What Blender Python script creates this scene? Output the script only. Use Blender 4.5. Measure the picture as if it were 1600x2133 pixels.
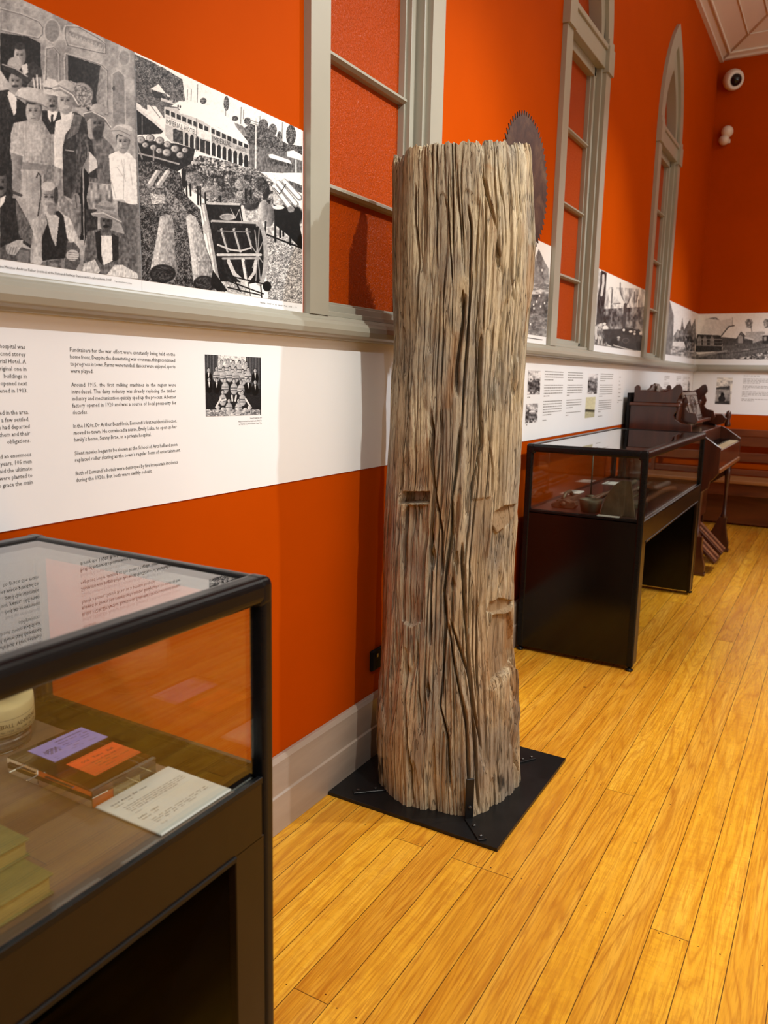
import bpy, bmesh, math, random
import numpy as np
from mathutils import Vector, Matrix

for _o in list(bpy.data.objects):
    bpy.data.objects.remove(_o)
SC = bpy.context.scene
COL = SC.collection

# ------------------------------------------------------------------ camera
FPX = 1636.79
CAM = np.array([1.457, 0.0, 1.45])
ROT = np.array([[0.863, -0.103, 0.494], [0.504, 0.138, -0.853], [0.02, 0.985, 0.171]])
_u, _s, _v = np.linalg.svd(ROT)
ROT = _u @ _v
cam_data = bpy.data.cameras.new('camera')
cam = bpy.data.objects.new('camera', cam_data)
COL.objects.link(cam)
_m = Matrix([list(r) for r in ROT]).to_4x4()
_m.translation = Vector(CAM)
cam.matrix_world = _m
cam_data.sensor_fit = 'VERTICAL'
cam_data.sensor_height = 36.0
cam_data.lens = 36.0 * FPX / 2133.0
cam_data.clip_start = 0.02
cam_data.dof.use_dof = True
cam_data.dof.focus_distance = 2.35
cam_data.dof.aperture_fstop = 5.0
SC.camera = cam

# ------------------------------------------------------------------ light and exposure
SC.view_settings.view_transform = 'Standard'
SC.view_settings.look = 'None'
SC.view_settings.gamma = 1.0
SC.view_settings.use_curve_mapping = False
SC.view_settings.exposure = 0.0
world = bpy.data.worlds.new('hall_air')
SC.world = world
world.use_nodes = True
world.node_tree.nodes['Background'].inputs[0].default_value = (1.0, 0.80, 0.62, 1)
world.node_tree.nodes['Background'].inputs[1].default_value = 0.05
SC.cycles.use_denoising = True
SC.cycles.max_bounces = 8
SC.cycles.glossy_bounces = 5
SC.cycles.transparent_max_bounces = 24
SC.cycles.caustics_reflective = False
SC.cycles.caustics_refractive = False
SC.cycles.sample_clamp_indirect = 4.0


def spot(loc, target, watt, size_deg, blend=0.6, col=(1.0, 0.82, 0.62), radius=0.03):
    d = bpy.data.lights.new('track_or_fill_spot', 'SPOT')
    d.energy = watt
    d.spot_size = math.radians(size_deg)
    d.spot_blend = blend
    d.color = col
    d.shadow_soft_size = radius
    o = bpy.data.objects.new('track_or_fill_spot', d)
    COL.objects.link(o)
    o.location = loc
    o.rotation_euler = (Vector(target) - Vector(loc)).to_track_quat('-Z', 'Y').to_euler()
    return o


def area(loc, target, watt, sx, sy, col=(1.0, 0.84, 0.68)):
    d = bpy.data.lights.new('added_fill_light', 'AREA')
    d.shape = 'RECTANGLE'
    d.size = sx
    d.size_y = sy
    d.energy = watt
    d.color = col
    o = bpy.data.objects.new('added_fill_light', d)
    COL.objects.link(o)
    o.location = loc
    o.rotation_euler = (Vector(target) - Vector(loc)).to_track_quat('-Z', 'Y').to_euler()
    return o


WARM = (0.98, 0.97, 0.88)
NEUT = (0.94, 1.0, 1.04)
spot((2.6, 4.05, 4.2), (0.05, 2.55, 1.55), 370, 48, 1.0, NEUT)
spot((2.6, 1.15, 4.2), (0.1, 2.65, 1.60), 370, 48, 1.0, WARM)
spot((2.6, -0.9, 4.2), (0.0, 0.8, 1.45), 270, 46, 1.0, NEUT)
spot((2.6, 2.7, 4.2), (0.0, 3.7, 2.0), 150, 44, 1.0, WARM)
spot((2.6, 5.5, 4.2), (0.0, 5.1, 1.6), 380, 46, 1.0, NEUT)
spot((2.6, 7.4, 4.2), (0.0, 7.7, 1.35), 300, 42, 1.0, NEUT)
spot((2.4, 6.0, 4.2), (1.3, 9.1, 1.25), 430, 34, 1.0, NEUT)
spot((2.4, 0.9, 4.5), (1.75, 1.2, 0.0), 450, 46, 1.0, WARM, 0.12)  # this and the next two: added downward spots that brighten the floor
spot((2.4, 3.2, 4.5), (1.75, 3.3, 0.0), 520, 46, 1.0, WARM, 0.12)
spot((2.4, 5.8, 4.5), (1.75, 5.9, 0.0), 520, 46, 1.0, WARM, 0.12)
area((3.4, 1.5, 4.9), (3.0, 1.5, 0), 80, 3.0, 5.0, (1.0, 0.94, 0.84))  # this and the next: added soft fill from above, no fitting there
area((3.2, 6.0, 4.9), (3.2, 6.0, 0), 25, 2.5, 3.0, (1.0, 0.94, 0.84))
area((6.7, 2.0, 2.0), (0.0, 2.5, 1.0), 45, 5.0, 1.6, (0.96, 0.98, 1.0))  # added side fill facing the left wall
area((3.6, 5.5, 3.7), (3.6, 5.5, 6.0), 100, 1.5, 4.0, (0.92, 1.0, 1.0))  # added upward fill that brightens the ceiling


# ------------------------------------------------------------------ camera maths used to read positions off the photograph
def ray(u, v):
    return ROT @ np.array([u - 800.0, -(v - 1066.5), -FPX])


def on(u, v, axis, val):
    d = ray(u, v)
    return CAM + d * ((val - CAM[axis]) / d[axis])


def wl(u, v, x=0.0):
    p = on(u, v, 0, x)
    return p[1], p[2]


def pix(p):
    q = (np.asarray(p, float) - CAM) @ ROT
    return 800 + q[..., 0] / -q[..., 2] * FPX, 1066.5 - q[..., 1] / -q[..., 2] * FPX


# ------------------------------------------------------------------ node helpers
def srgb(r, g, b):
    f = lambda c: (c / 255) / 12.92 if c / 255 <= 0.04045 else ((c / 255 + 0.055) / 1.055) ** 2.4
    return (f(r), f(g), f(b), 1)


class NT:
    def __init__(self, name):
        self.m = bpy.data.materials.new(name)
        self.m.use_nodes = True
        self.t = self.m.node_tree
        self.b = self.t.nodes['Principled BSDF']
        self.out = self.t.nodes['Material Output']

    def n(self, kind, **kw):
        nd = self.t.nodes.new(kind)
        for k, v in kw.items():
            setattr(nd, k, v)
        return nd

    def put(self, sock, v):
        if hasattr(v, 'is_output') or isinstance(v, bpy.types.NodeSocket):
            self.t.links.new(v, sock)
        else:
            sock.default_value = v

    def math(self, op, a, b=0.0, c=None):
        nd = self.n('ShaderNodeMath', operation=op)
        self.put(nd.inputs[0], a)
        self.put(nd.inputs[1], b)
        if c is not None:
            self.put(nd.inputs[2], c)
        return nd.outputs[0]

    def coord(self, scale=(1, 1, 1), which='Object', off=(0, 0, 0)):
        tc = self.n('ShaderNodeTexCoord')
        mp = self.n('ShaderNodeMapping')
        mp.inputs['Scale'].default_value = scale
        mp.inputs['Location'].default_value = off
        self.t.links.new(tc.outputs[which], mp.inputs[0])
        return mp.outputs[0]

    def noise(self, vec, scale, detail=4, rough=0.55, dist=0.0):
        nd = self.n('ShaderNodeTexNoise')
        self.t.links.new(vec, nd.inputs['Vector'])
        nd.inputs['Scale'].default_value = scale
        nd.inputs['Detail'].default_value = detail
        nd.inputs['Roughness'].default_value = rough
        nd.inputs['Distortion'].default_value = dist
        return nd.outputs[0]

    def ramp(self, fac, stops):
        nd = self.n('ShaderNodeValToRGB')
        self.put(nd.inputs[0], fac)
        el = nd.color_ramp.elements
        while len(el) < len(stops):
            el.new(0.5)
        for e, (p, c) in zip(el, stops):
            e.position = p
            e.color = c if len(c) == 4 else (*c, 1)
        return nd.outputs[0]

    def mix(self, fac, a, b, mode='MIX'):
        nd = self.n('ShaderNodeMix', data_type='RGBA', blend_type=mode)
        self.put(nd.inputs[0], fac)
        self.put(nd.inputs[6], a)
        self.put(nd.inputs[7], b)
        return nd.outputs[2]

    def bump(self, h, strength=0.3, dist=0.01):
        nd = self.n('ShaderNodeBump')
        self.put(nd.inputs['Height'], h)
        nd.inputs['Strength'].default_value = strength
        nd.inputs['Distance'].default_value = dist
        self.t.links.new(nd.outputs[0], self.b.inputs['Normal'])

    def set(self, **kw):
        for k, v in kw.items():
            self.put(self.b.inputs[{'color': 'Base Color', 'rough': 'Roughness', 'metal': 'Metallic', 'spec': 'Specular IOR Level', 'coat': 'Coat Weight', 'coatr': 'Coat Roughness', 'ior': 'IOR'}[k]], v)
        return self


def simple(name, col, rough=0.5, metal=0.0, var=0.08, scale=25, bump=0.0, spec=0.5, coat=0.0, stretch=(1, 1, 1)):
    m = NT(name)
    v = m.coord(stretch)
    ns = m.noise(v, scale, 5)
    c0 = tuple(c * (1 - var) for c in col[:3]) + (1,)
    c1 = tuple(min(1, c * (1 + var)) for c in col[:3]) + (1,)
    m.set(color=m.ramp(ns, [(0.3, c0), (0.7, c1)]), rough=rough, metal=metal, spec=spec, coat=coat)
    if bump:
        m.bump(ns, bump, 0.002)
    return m.m


ORANGE = (0.62, 0.080, 0.0035, 1)


def mat_wall():
    m = NT('orange_wall_paint')
    v = m.coord()
    ns = m.noise(v, 3.0, 3)
    m.set(color=m.ramp(ns, [(0.3, (0.435, 0.056, 0.0003)), (0.7, (0.465, 0.060, 0.0005))]), rough=0.6, spec=0.02)
    m.bump(m.noise(v, 350, 2), 0.06, 0.001)
    return m.m


def mat_film():
    m = NT('orange_textured_glass')
    v = m.coord()
    n1 = m.noise(v, 95, 3, 0.6, 1.2)
    m.set(color=(0.40, 0.049, 0.0006, 1), rough=0.28, spec=0.12)
    m.bump(n1, 0.9, 0.006)
    return m.m


def mat_floor():
    m = NT('honey_hardwood_planks')
    W = 0.0985
    tc = m.n('ShaderNodeTexCoord')
    sp = m.n('ShaderNodeSeparateXYZ')
    m.t.links.new(tc.outputs['Object'], sp.inputs[0])
    X, Y = sp.outputs[0], sp.outputs[1]
    bx = m.math('DIVIDE', m.math('SUBTRACT', X, 0.557 - 40 * W), W)
    bi = m.math('FLOOR', bx)
    bf = m.math('FRACT', bx)
    # board ends fall on joists 0.67 m apart, on a different joist for each board row
    jy = m.math('DIVIDE', m.math('ADD', Y, 10 * 0.67 * 5 - 2.01), 0.67)
    wn = m.n('ShaderNodeTexWhiteNoise', noise_dimensions='1D')
    m.put(wn.inputs['W'], bi)
    sh = m.math('FLOOR', m.math('MULTIPLY', wn.outputs[0], 5.0))
    ly = m.math('DIVIDE', m.math('ADD', jy, sh), 5.0)
    li = m.math('FLOOR', ly)
    lf = m.math('FRACT', ly)
    cid = m.n('ShaderNodeCombineXYZ')
    m.put(cid.inputs[0], bi)
    m.put(cid.inputs[1], li)
    w2 = m.n('ShaderNodeTexWhiteNoise', noise_dimensions='2D')
    m.t.links.new(cid.outputs[0], w2.inputs['Vector'])
    rnd = w2.outputs[0]
    # grain space shifted per board
    gv = m.n('ShaderNodeCombineXYZ')
    m.put(gv.inputs[0], m.math('MULTIPLY', X, 1.0))
    m.put(gv.inputs[1], m.math('MULTIPLY', Y, 0.06))
    m.put(gv.inputs[2], m.math('MULTIPLY', m.math('ADD', rnd, bi), 7.7))
    g1 = m.noise(gv.outputs[0], 18, 5, 0.6, 0.7)
    g2 = m.noise(gv.outputs[0], 140, 3, 0.65, 0.6)
    # contour like rings from a slow noise
    ring = m.math('PINGPONG', m.math('MULTIPLY', m.noise(gv.outputs[0], 7, 2, 0.5, 0.5), 22.0), 0.5)
    ring = m.math('MULTIPLY', ring, 2.0)
    base = m.ramp(g1, [(0.30, srgb(218, 152, 36)), (0.5, srgb(236, 174, 50)), (0.72, srgb(248, 194, 72))])
    c = m.mix(m.ramp(ring, [(0.0, (0.55, 0.55, 0.55)), (0.30, (0.12, 0.12, 0.12)), (0.6, (0, 0, 0))]), base, srgb(186, 112, 24))
    c = m.mix(m.ramp(g2, [(0.38, (0.42, 0.42, 0.42)), (0.55, (0, 0, 0))]), c, srgb(172, 100, 22))
    hv = m.n('ShaderNodeHueSaturation')
    m.put(hv.inputs['Value'], m.math('ADD', 0.86, m.math('MULTIPLY', rnd, 0.26)))
    m.put(hv.inputs['Hue'], m.math('ADD', 0.494, m.math('MULTIPLY', rnd, 0.012)))
    m.t.links.new(c, hv.inputs['Color'])
    c = hv.outputs[0]
    # fiddle-back ripple on some boards
    rv = m.n('ShaderNodeCombineXYZ')
    m.put(rv.inputs[0], m.math('MULTIPLY', X, 0.7))
    m.put(rv.inputs[1], m.math('MULTIPLY', Y, 1.4))
    m.put(rv.inputs[2], m.math('MULTIPLY', rnd, 30.0))
    rp = m.noise(rv.outputs[0], 22, 4, 0.6, 1.5)
    rm = m.math('MULTIPLY', m.math('MULTIPLY', m.math('GREATER_THAN', rnd, 0.55), 0.75), m.ramp(rp, [(0.42, (0, 0, 0)), (0.66, (0.38, 0.38, 0.38))]))
    c = m.mix(rm, c, srgb(190, 116, 30))
    # joints
    edge = m.math('MINIMUM', bf, m.math('SUBTRACT', 1.0, bf))
    e1 = m.math('LESS_THAN', edge, 0.0125)
    e2 = m.math('LESS_THAN', m.math('MINIMUM', lf, m.math('SUBTRACT', 1.0, lf)), 0.00035)
    jt = m.math('MAXIMUM', e1, e2)
    c = m.mix(m.math('MULTIPLY', jt, 0.85), c, srgb(58, 30, 12))
    # nail holes: two per board over every joist
    jf = m.math('FRACT', m.math('ADD', jy, 0.018))
    dy = m.math('MULTIPLY', m.math('SUBTRACT', jf, 0.03), 0.67)
    jit = m.math('MULTIPLY', m.math('SUBTRACT', rnd, 0.5), 0.034)
    dy = m.math('ADD', dy, jit)
    dx = m.math('MULTIPLY', m.math('SUBTRACT', m.math('ABSOLUTE', m.math('SUBTRACT', bf, 0.5)), 0.27), W)
    dd = m.math('SQRT', m.math('ADD', m.math('MULTIPLY', dx, dx), m.math('MULTIPLY', dy, dy)))
    w3 = m.n('ShaderNodeTexWhiteNoise', noise_dimensions='2D')
    c3 = m.n('ShaderNodeCombineXYZ')
    m.put(c3.inputs[0], m.math('FLOOR', m.math('MULTIPLY', bx, 2.0)))
    m.put(c3.inputs[1], m.math('FLOOR', jy))
    m.t.links.new(c3.outputs[0], w3.inputs['Vector'])
    nail = m.math('LESS_THAN', dd, m.math('MULTIPLY', m.math('GREATER_THAN', w3.outputs[0], 0.35), m.math('ADD', 0.0012, m.math('MULTIPLY', w3.outputs[0], 0.0014))))
    c = m.mix(nail, c, srgb(70, 34, 14))
    # small knots
    vo = m.n('ShaderNodeTexVoronoi')
    vo.inputs['Scale'].default_value = 2.6
    m.t.links.new(tc.outputs['Object'], vo.inputs['Vector'])
    kn = m.ramp(vo.outputs['Distance'], [(0.010, (0.8, 0.8, 0.8)), (0.028, (0, 0, 0))])
    c = m.mix(kn, c, srgb(86, 42, 16))
    m.set(color=c, rough=m.math('ADD', 0.20, m.math('MULTIPLY', g1, 0.16)), spec=0.5)
    h = m.math('SUBTRACT', m.math('MULTIPLY', g2, 0.10), m.math('MULTIPLY', jt, 1.0))
    m.bump(h, 0.22, 0.0015)
    return m.m


def mat_log():
    m = NT('weathered_hardwood')
    v = m.coord((1, 1, 0.09))
    v2 = m.coord((1, 1, 0.16))
    v3 = m.coord((1, 1, 0.4))
    a = m.noise(v, 30, 6, 0.70, 0.8)
    f = m.noise(m.coord((1, 1, 0.045)), 300, 5, 0.75, 0.5)
    st = m.noise(v2, 8, 5, 0.65, 0.8)
    bl = m.noise(v3, 6, 5, 0.65, 0.6)
    hair = m.noise(m.coord((1, 1, 0.045)), 44, 3, 0.5, 0.15)
    hair = m.math('ABSOLUTE', m.math('SUBTRACT', hair, 0.5))
    hair = m.ramp(hair, [(0.0, (1, 1, 1)), (0.011, (0.45, 0.45, 0.45)), (0.022, (0, 0, 0))])
    pk = m.noise(m.coord((1, 1, 0.35)), 60, 4, 0.7, 0.8)
    c = m.ramp(a, [(0.30, srgb(164, 144, 114)), (0.46, srgb(194, 175, 142)), (0.62, srgb(214, 198, 166)), (0.8, srgb(230, 218, 190))])
    c = m.mix(m.ramp(st, [(0.52, (0, 0, 0)), (0.68, (0.85, 0.85, 0.85))]), c, srgb(150, 112, 72))
    c = m.mix(m.ramp(bl, [(0.44, (0, 0, 0)), (0.62, (0.75, 0.75, 0.75))]), c, srgb(146, 140, 130))
    c = m.mix(m.ramp(pk, [(0.30, (0.5, 0.5, 0.5)), (0.45, (0, 0, 0))]), c, srgb(122, 92, 62))
    c = m.mix(m.ramp(f, [(0.36, (0.7, 0.7, 0.7)), (0.47, (0, 0, 0))]), c, srgb(98, 74, 52))
    c = m.mix(m.math('MULTIPLY', hair, 0.75), c, srgb(48, 34, 24))  # hairline cracks, the shade of their depth painted into the colour
    at = m.n('ShaderNodeAttribute', attribute_name='wood_tone')
    sp = m.n('ShaderNodeSeparateColor')
    m.t.links.new(at.outputs['Color'], sp.inputs[0])
    c = m.mix(m.math('MULTIPLY', sp.outputs[0], 0.85), c, srgb(150, 124, 92))      # axe cut faces
    c = m.mix(m.math('MULTIPLY', sp.outputs[1], 0.8), c, srgb(160, 112, 62))        # rusty red-brown streaks
    c = m.mix(m.math('MULTIPLY', sp.outputs[2], 0.9), c, srgb(40, 36, 34))         # black stains
    m.set(color=c, rough=0.82, spec=0.22)
    m.bump(m.math('SUBTRACT', m.math('ADD', m.math('MULTIPLY', a, 0.7), m.math('MULTIPLY', f, 0.8)), m.math('MULTIPLY', hair, 0.5)), 0.85, 0.005)
    return m.m


def mat_glass(name='case_glass', tint=(0.93, 0.96, 0.94, 1), ior=1.5, gain=1.0):
    m = NT(name)
    geo = m.n('ShaderNodeNewGeometry')
    mi = m.n('ShaderNodeMix', data_type='FLOAT')
    m.t.links.new(geo.outputs['Backfacing'], mi.inputs[0])
    mi.inputs[2].default_value = ior
    mi.inputs[3].default_value = 1.0 / ior
    fr = m.n('ShaderNodeFresnel')
    m.t.links.new(mi.outputs[0], fr.inputs[0])
    tr = m.n('ShaderNodeBsdfTransparent')
    tr.inputs[0].default_value = tint
    gl = m.n('ShaderNodeBsdfGlossy')
    gl.inputs['Roughness'].default_value = 0.0
    gl.inputs['Color'].default_value = (1, 1, 1, 1)
    ms = m.n('ShaderNodeMixShader')
    m.put(ms.inputs[0], m.math('MULTIPLY', fr.outputs[0], gain))
    m.t.links.new(tr.outputs[0], ms.inputs[1])
    m.t.links.new(gl.outputs[0], ms.inputs[2])
    m.t.links.new(ms.outputs[0], m.out.inputs[0])
    return m.m


def mat_acrylic():
    m = NT('clear_acrylic')
    m.set(color=(0.97, 0.97, 0.96, 1), rough=0.0, ior=1.49)
    m.b.inputs['Transmission Weight'].default_value = 1.0
    return m.m


def mat_print():
    m = NT('printed_photograph')
    at = m.n('ShaderNodeAttribute', attribute_name='ink')
    m.set(color=at.outputs['Color'], rough=0.45, spec=0.3)
    return m.m


def mat_wood(name, dark, light, rough=0.3, scale=14, axis=1, coat=0.3):
    m = NT(name)
    s = [1, 1, 1]
    s[axis] = 0.12
    v = m.coord(tuple(s))
    a = m.noise(v, scale, 5, 0.6, 0.5)
    m.set(color=m.ramp(a, [(0.3, dark), (0.7, light)]), rough=rough, coat=coat, coatr=0.12)
    m.bump(a, 0.12, 0.002)
    return m.m


def mat_rust():
    m = NT('rusty_saw_steel')
    v = m.coord()
    a = m.noise(v, 14, 6, 0.65, 0.5)
    b = m.noise(v, 60, 4, 0.7)
    c = m.ramp(a, [(0.3, srgb(44, 26, 21)), (0.5, srgb(66, 42, 32)), (0.7, srgb(94, 68, 48))])
    c = m.mix(m.ramp(b, [(0.55, (0, 0, 0)), (0.7, (0.6, 0.6, 0.6))]), c, srgb(46, 30, 30))
    m.set(color=c, rough=0.55, metal=0.35)
    m.bump(b, 0.25, 0.002)
    return m.m


M = {
    'wall': mat_wall(), 'film': mat_film(), 'floor': mat_floor(), 'log': mat_log(),
    'glass': mat_glass(gain=1.25), 'acrylic': mat_acrylic(),
    'print': mat_print(), 'rust': mat_rust(),
    'trim': simple('grey_green_gloss_paint', srgb(160, 157, 143), 0.30, var=0.02, scale=8, spec=0.5),
    'ceiling': simple('cream_ceiling_paint', srgb(226, 210, 194), 0.6, var=0.02, scale=6),
    'panel': simple('white_panel_board', srgb(241, 243, 245), 0.45, var=0.01, scale=5),
    'greyink': simple('grey_ink', srgb(120, 116, 112), 0.5, var=0.05),
    'ink': simple('black_ink', (0.02, 0.02, 0.02, 1), 0.5, var=0.1),
    'skirt': mat_wood('limed_skirting', srgb(152, 136, 122), srgb(182, 167, 152), 0.35, 8, 1, 0.1),
    'black': simple('black_powdercoat', (0.0055, 0.0060, 0.0070, 1), 0.24, var=0.15, spec=0.22), 'cream_wall': simple('cream_wall_paint', srgb(222, 214, 200), 0.6, var=0.01),
    'gloss': simple('glossy_black_laminate', (0.005, 0.004, 0.0038, 1), 0.16, var=0.1, spec=0.35),
    'apron': simple('dark_brown_apron', (0.014, 0.008, 0.0045, 1), 0.30, var=0.1, spec=0.28),
    'dark': simple('matt_black_lining', (0.006, 0.005, 0.005, 1), 0.7, var=0.1, spec=0.2),
    'deck': mat_wood('brown_display_deck', srgb(104, 82, 66), srgb(128, 102, 82), 0.30, 10, 1, 0.1),
    'deckdark': mat_wood('mulberry_display_deck', srgb(66, 44, 42), srgb(84, 58, 54), 0.3, 10, 1, 0.1),
    'steel': simple('blackened_steel', (0.022, 0.022, 0.023, 1), 0.34, metal=0.6, var=0.3, scale=9),
    'bolt': simple('bolt_steel', (0.10, 0.10, 0.10, 1), 0.3, metal=0.9, var=0.2),
    'mahog': mat_wood('dark_mahogany', srgb(52, 24, 18), srgb(84, 42, 28), 0.28, 14, 2, 0.5),
    'mahogy': mat_wood('mahogany_long_grain', srgb(64, 30, 18), srgb(104, 54, 32), 0.28, 14, 1, 0.5),
    'pew': mat_wood('stained_pew_timber', srgb(74, 34, 18), srgb(112, 58, 30), 0.35, 12, 0, 0.4),
    'pewseat': mat_wood('worn_pew_seat', srgb(128, 82, 44), srgb(160, 110, 64), 0.35, 12, 0, 0.3),
    'silver': simple('carved_grey_fretwork', srgb(150, 142, 136), 0.4, metal=0.2, var=0.25, scale=60, bump=0.5),
    'ivory': simple('ivory_key_tops', srgb(236, 226, 190), 0.3, var=0.02),
    'tan': mat_wood('worn_tool_handle', srgb(116, 72, 46), srgb(156, 104, 72), 0.45, 30, 1, 0.1),
    'iron': simple('old_iron', srgb(92, 88, 72), 0.5, metal=0.55, var=0.3, scale=18, bump=0.3),
    'ironrust': simple('rusted_brown_iron', srgb(96, 70, 54), 0.55, metal=0.3, var=0.3, scale=22, bump=0.4),
    'white': simple('white_plastic', srgb(228, 218, 206), 0.35, var=0.01),
    'lens': simple('black_lens_dome', (0.006, 0.006, 0.008, 1), 0.08, var=0.1),
    'card': simple('white_label_card', srgb(240, 238, 232), 0.35, var=0.01),
    'purple': simple('lavender_ticket_card', srgb(150, 140, 216), 0.55, var=0.05, scale=40),
    'orange': simple('orange_ticket_card', srgb(250, 96, 34), 0.55, var=0.03, scale=40),
    'cream': simple('aged_newsprint', srgb(214, 190, 138), 0.7, var=0.08, scale=18),
    'green': simple('mottled_green_cloth_cover', srgb(112, 112, 66), 0.6, var=0.32, scale=14, bump=0.2),
    'edge': simple('yellowed_page_edge', srgb(160, 140, 84), 0.7, var=0.12, scale=60, stretch=(1, 1, 8)),
    'carpet': simple('grey_corner_block', srgb(150, 146, 138), 0.5, var=0.05),
}


# ------------------------------------------------------------------ object helpers
def thing(name, label, cat, loc=(0, 0, 0), group=None):
    o = bpy.data.objects.new(name, None)
    o.empty_display_size = 0.05
    COL.objects.link(o)
    o.location = loc
    o['label'] = label
    o['category'] = cat
    if group:
        o['group'] = group
    return o


def tag(o, label, cat, group=None):
    o['label'] = label
    o['category'] = cat
    if group:
        o['group'] = group
    return o


def struct(o):
    o['kind'] = 'structure'
    return o


def link(name, me, mat, parent=None, smooth=False, bevel=0.0, seg=3):
    o = bpy.data.objects.new(name, me)
    COL.objects.link(o)
    if mat is not None and not me.materials:
        me.materials.append(mat)
    if parent is not None:
        o.parent = parent
        pw = parent.location.copy()
        if parent.parent:
            pw = pw + parent.parent.location
        me.transform(Matrix.Translation(-pw))
    if smooth:
        me.polygons.foreach_set('use_smooth', [True] * len(me.polygons))
    if bevel:
        md = o.modifiers.new('soft_edges', 'BEVEL')
        md.width = bevel
        md.segments = seg
        md.limit_method = 'ANGLE'
        md.angle_limit = math.radians(40)
    return o


class MB:
    """collects shapes in world coordinates and links them as ONE mesh object"""

    def __init__(self):
        self.bm = bmesh.new()

    def box(self, x0, x1, y0, y1, z0, z1):
        vs = [self.bm.verts.new((x, y, z)) for x in (x0, x1) for y in (y0, y1) for z in (z0, z1)]
        for f in ((0, 1, 3, 2), (4, 6, 7, 5), (0, 4, 5, 1), (2, 3, 7, 6), (0, 2, 6, 4), (1, 5, 7, 3)):
            self.bm.faces.new([vs[i] for i in f])
        return self

    def prism(self, pts, axis, a, b):
        """outline of 2-D points extruded along axis from a to b"""
        def P(p, t):
            q = list(p)
            q.insert(axis, t)
            return q
        A = [self.bm.verts.new(P(p, a)) for p in pts]
        B = [self.bm.verts.new(P(p, b)) for p in pts]
        n = len(pts)
        self.bm.faces.new(A[::-1])
        self.bm.faces.new(B)
        for i in range(n):
            self.bm.faces.new([A[i], A[(i + 1) % n], B[(i + 1) % n], B[i]])
        return self

    def tube(self, path, rad, seg=12, cap=True):
        path = [Vector(p) for p in path]
        rr = rad if isinstance(rad, (list, tuple)) else [rad] * len(path)
        rings = []
        up = Vector((0.3, 0.2, 1)).normalized()
        for i, p in enumerate(path):
            d = (path[min(i + 1, len(path) - 1)] - path[max(i - 1, 0)]).normalized()
            if abs(d.dot(up)) > 0.95:
                up = Vector((1, 0.2, 0.1)).normalized()
            s = d.cross(up).normalized()
            t = d.cross(s).normalized()
            rings.append([self.bm.verts.new(p + (s * math.cos(2 * math.pi * k / seg) + t * math.sin(2 * math.pi * k / seg)) * rr[i]) for k in range(seg)])
        for a, b in zip(rings, rings[1:]):
            for k in range(seg):
                self.bm.faces.new([a[k], a[(k + 1) % seg], b[(k + 1) % seg], b[k]])
        if cap:
            self.bm.faces.new(rings[0][::-1])
            self.bm.faces.new(rings[-1])
        return self

    def lathe(self, prof, c, axis='z', seg=32, ang=0.0, closed=False):
        rings = []
        for r, h in prof:
            ring = []
            for k in range(seg):
                a = 2 * math.pi * k / seg
                q = Vector((r * math.cos(a), r * math.sin(a), h))
                if axis == 'x':
                    q = Vector((q.z, q.x, q.y))
                elif axis == 'y':
                    q = Vector((q.x, q.z, q.y))
                ring.append(self.bm.verts.new(q + Vector(c)))
            rings.append(ring)
        pairs = list(zip(rings, rings[1:]))
        if closed:
            pairs.append((rings[-1], rings[0]))
        for a, b in pairs:
            for k in range(seg):
                self.bm.faces.new([a[k], a[(k + 1) % seg], b[(k + 1) % seg], b[k]])
        if not closed:
            for g in (rings[0], rings[-1]):
                self.bm.faces.new(g)
        return self

    def xf(self, mat):
        self.bm.transform(mat)
        return self

    def build(self, name, mat, parent=None, smooth=False, bevel=0.0, seg=3):
        bmesh.ops.recalc_face_normals(self.bm, faces=self.bm.faces)
        me = bpy.data.meshes.new(name)
        self.bm.to_mesh(me)
        self.bm.free()
        return link(name, me, mat, parent, smooth, bevel, seg)


def about(c, axis, deg):
    c = Vector(c)
    return Matrix.Translation(c) @ Matrix.Rotation(math.radians(deg), 4, axis) @ Matrix.Translation(-c)


# ------------------------------------------------------------------ lettering
_glyph = {}


def word_geo(s):
    """vertices and faces of a word in the built-in face, size 1, baseline at 0"""
    if s in _glyph:
        return _glyph[s]
    cu = bpy.data.curves.new('word', 'FONT')
    cu.body = s
    cu.size = 1.0
    cu.resolution_u = 1
    o = bpy.data.objects.new('word', cu)
    COL.objects.link(o)
    dg = bpy.context.evaluated_depsgraph_get()
    me = bpy.data.meshes.new_from_object(o.evaluated_get(dg))
    co = np.array([tuple(v.co)[:2] for v in me.vertices]) if len(me.vertices) else np.zeros((0, 2))
    fs = [tuple(p.vertices) for p in me.polygons]
    bpy.data.objects.remove(o)
    bpy.data.curves.remove(cu)
    bpy.data.meshes.remove(me)
    w = float(co[:, 0].max()) if len(co) else 0.3
    _glyph[s] = (co, fs, w)
    return _glyph[s]


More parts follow.
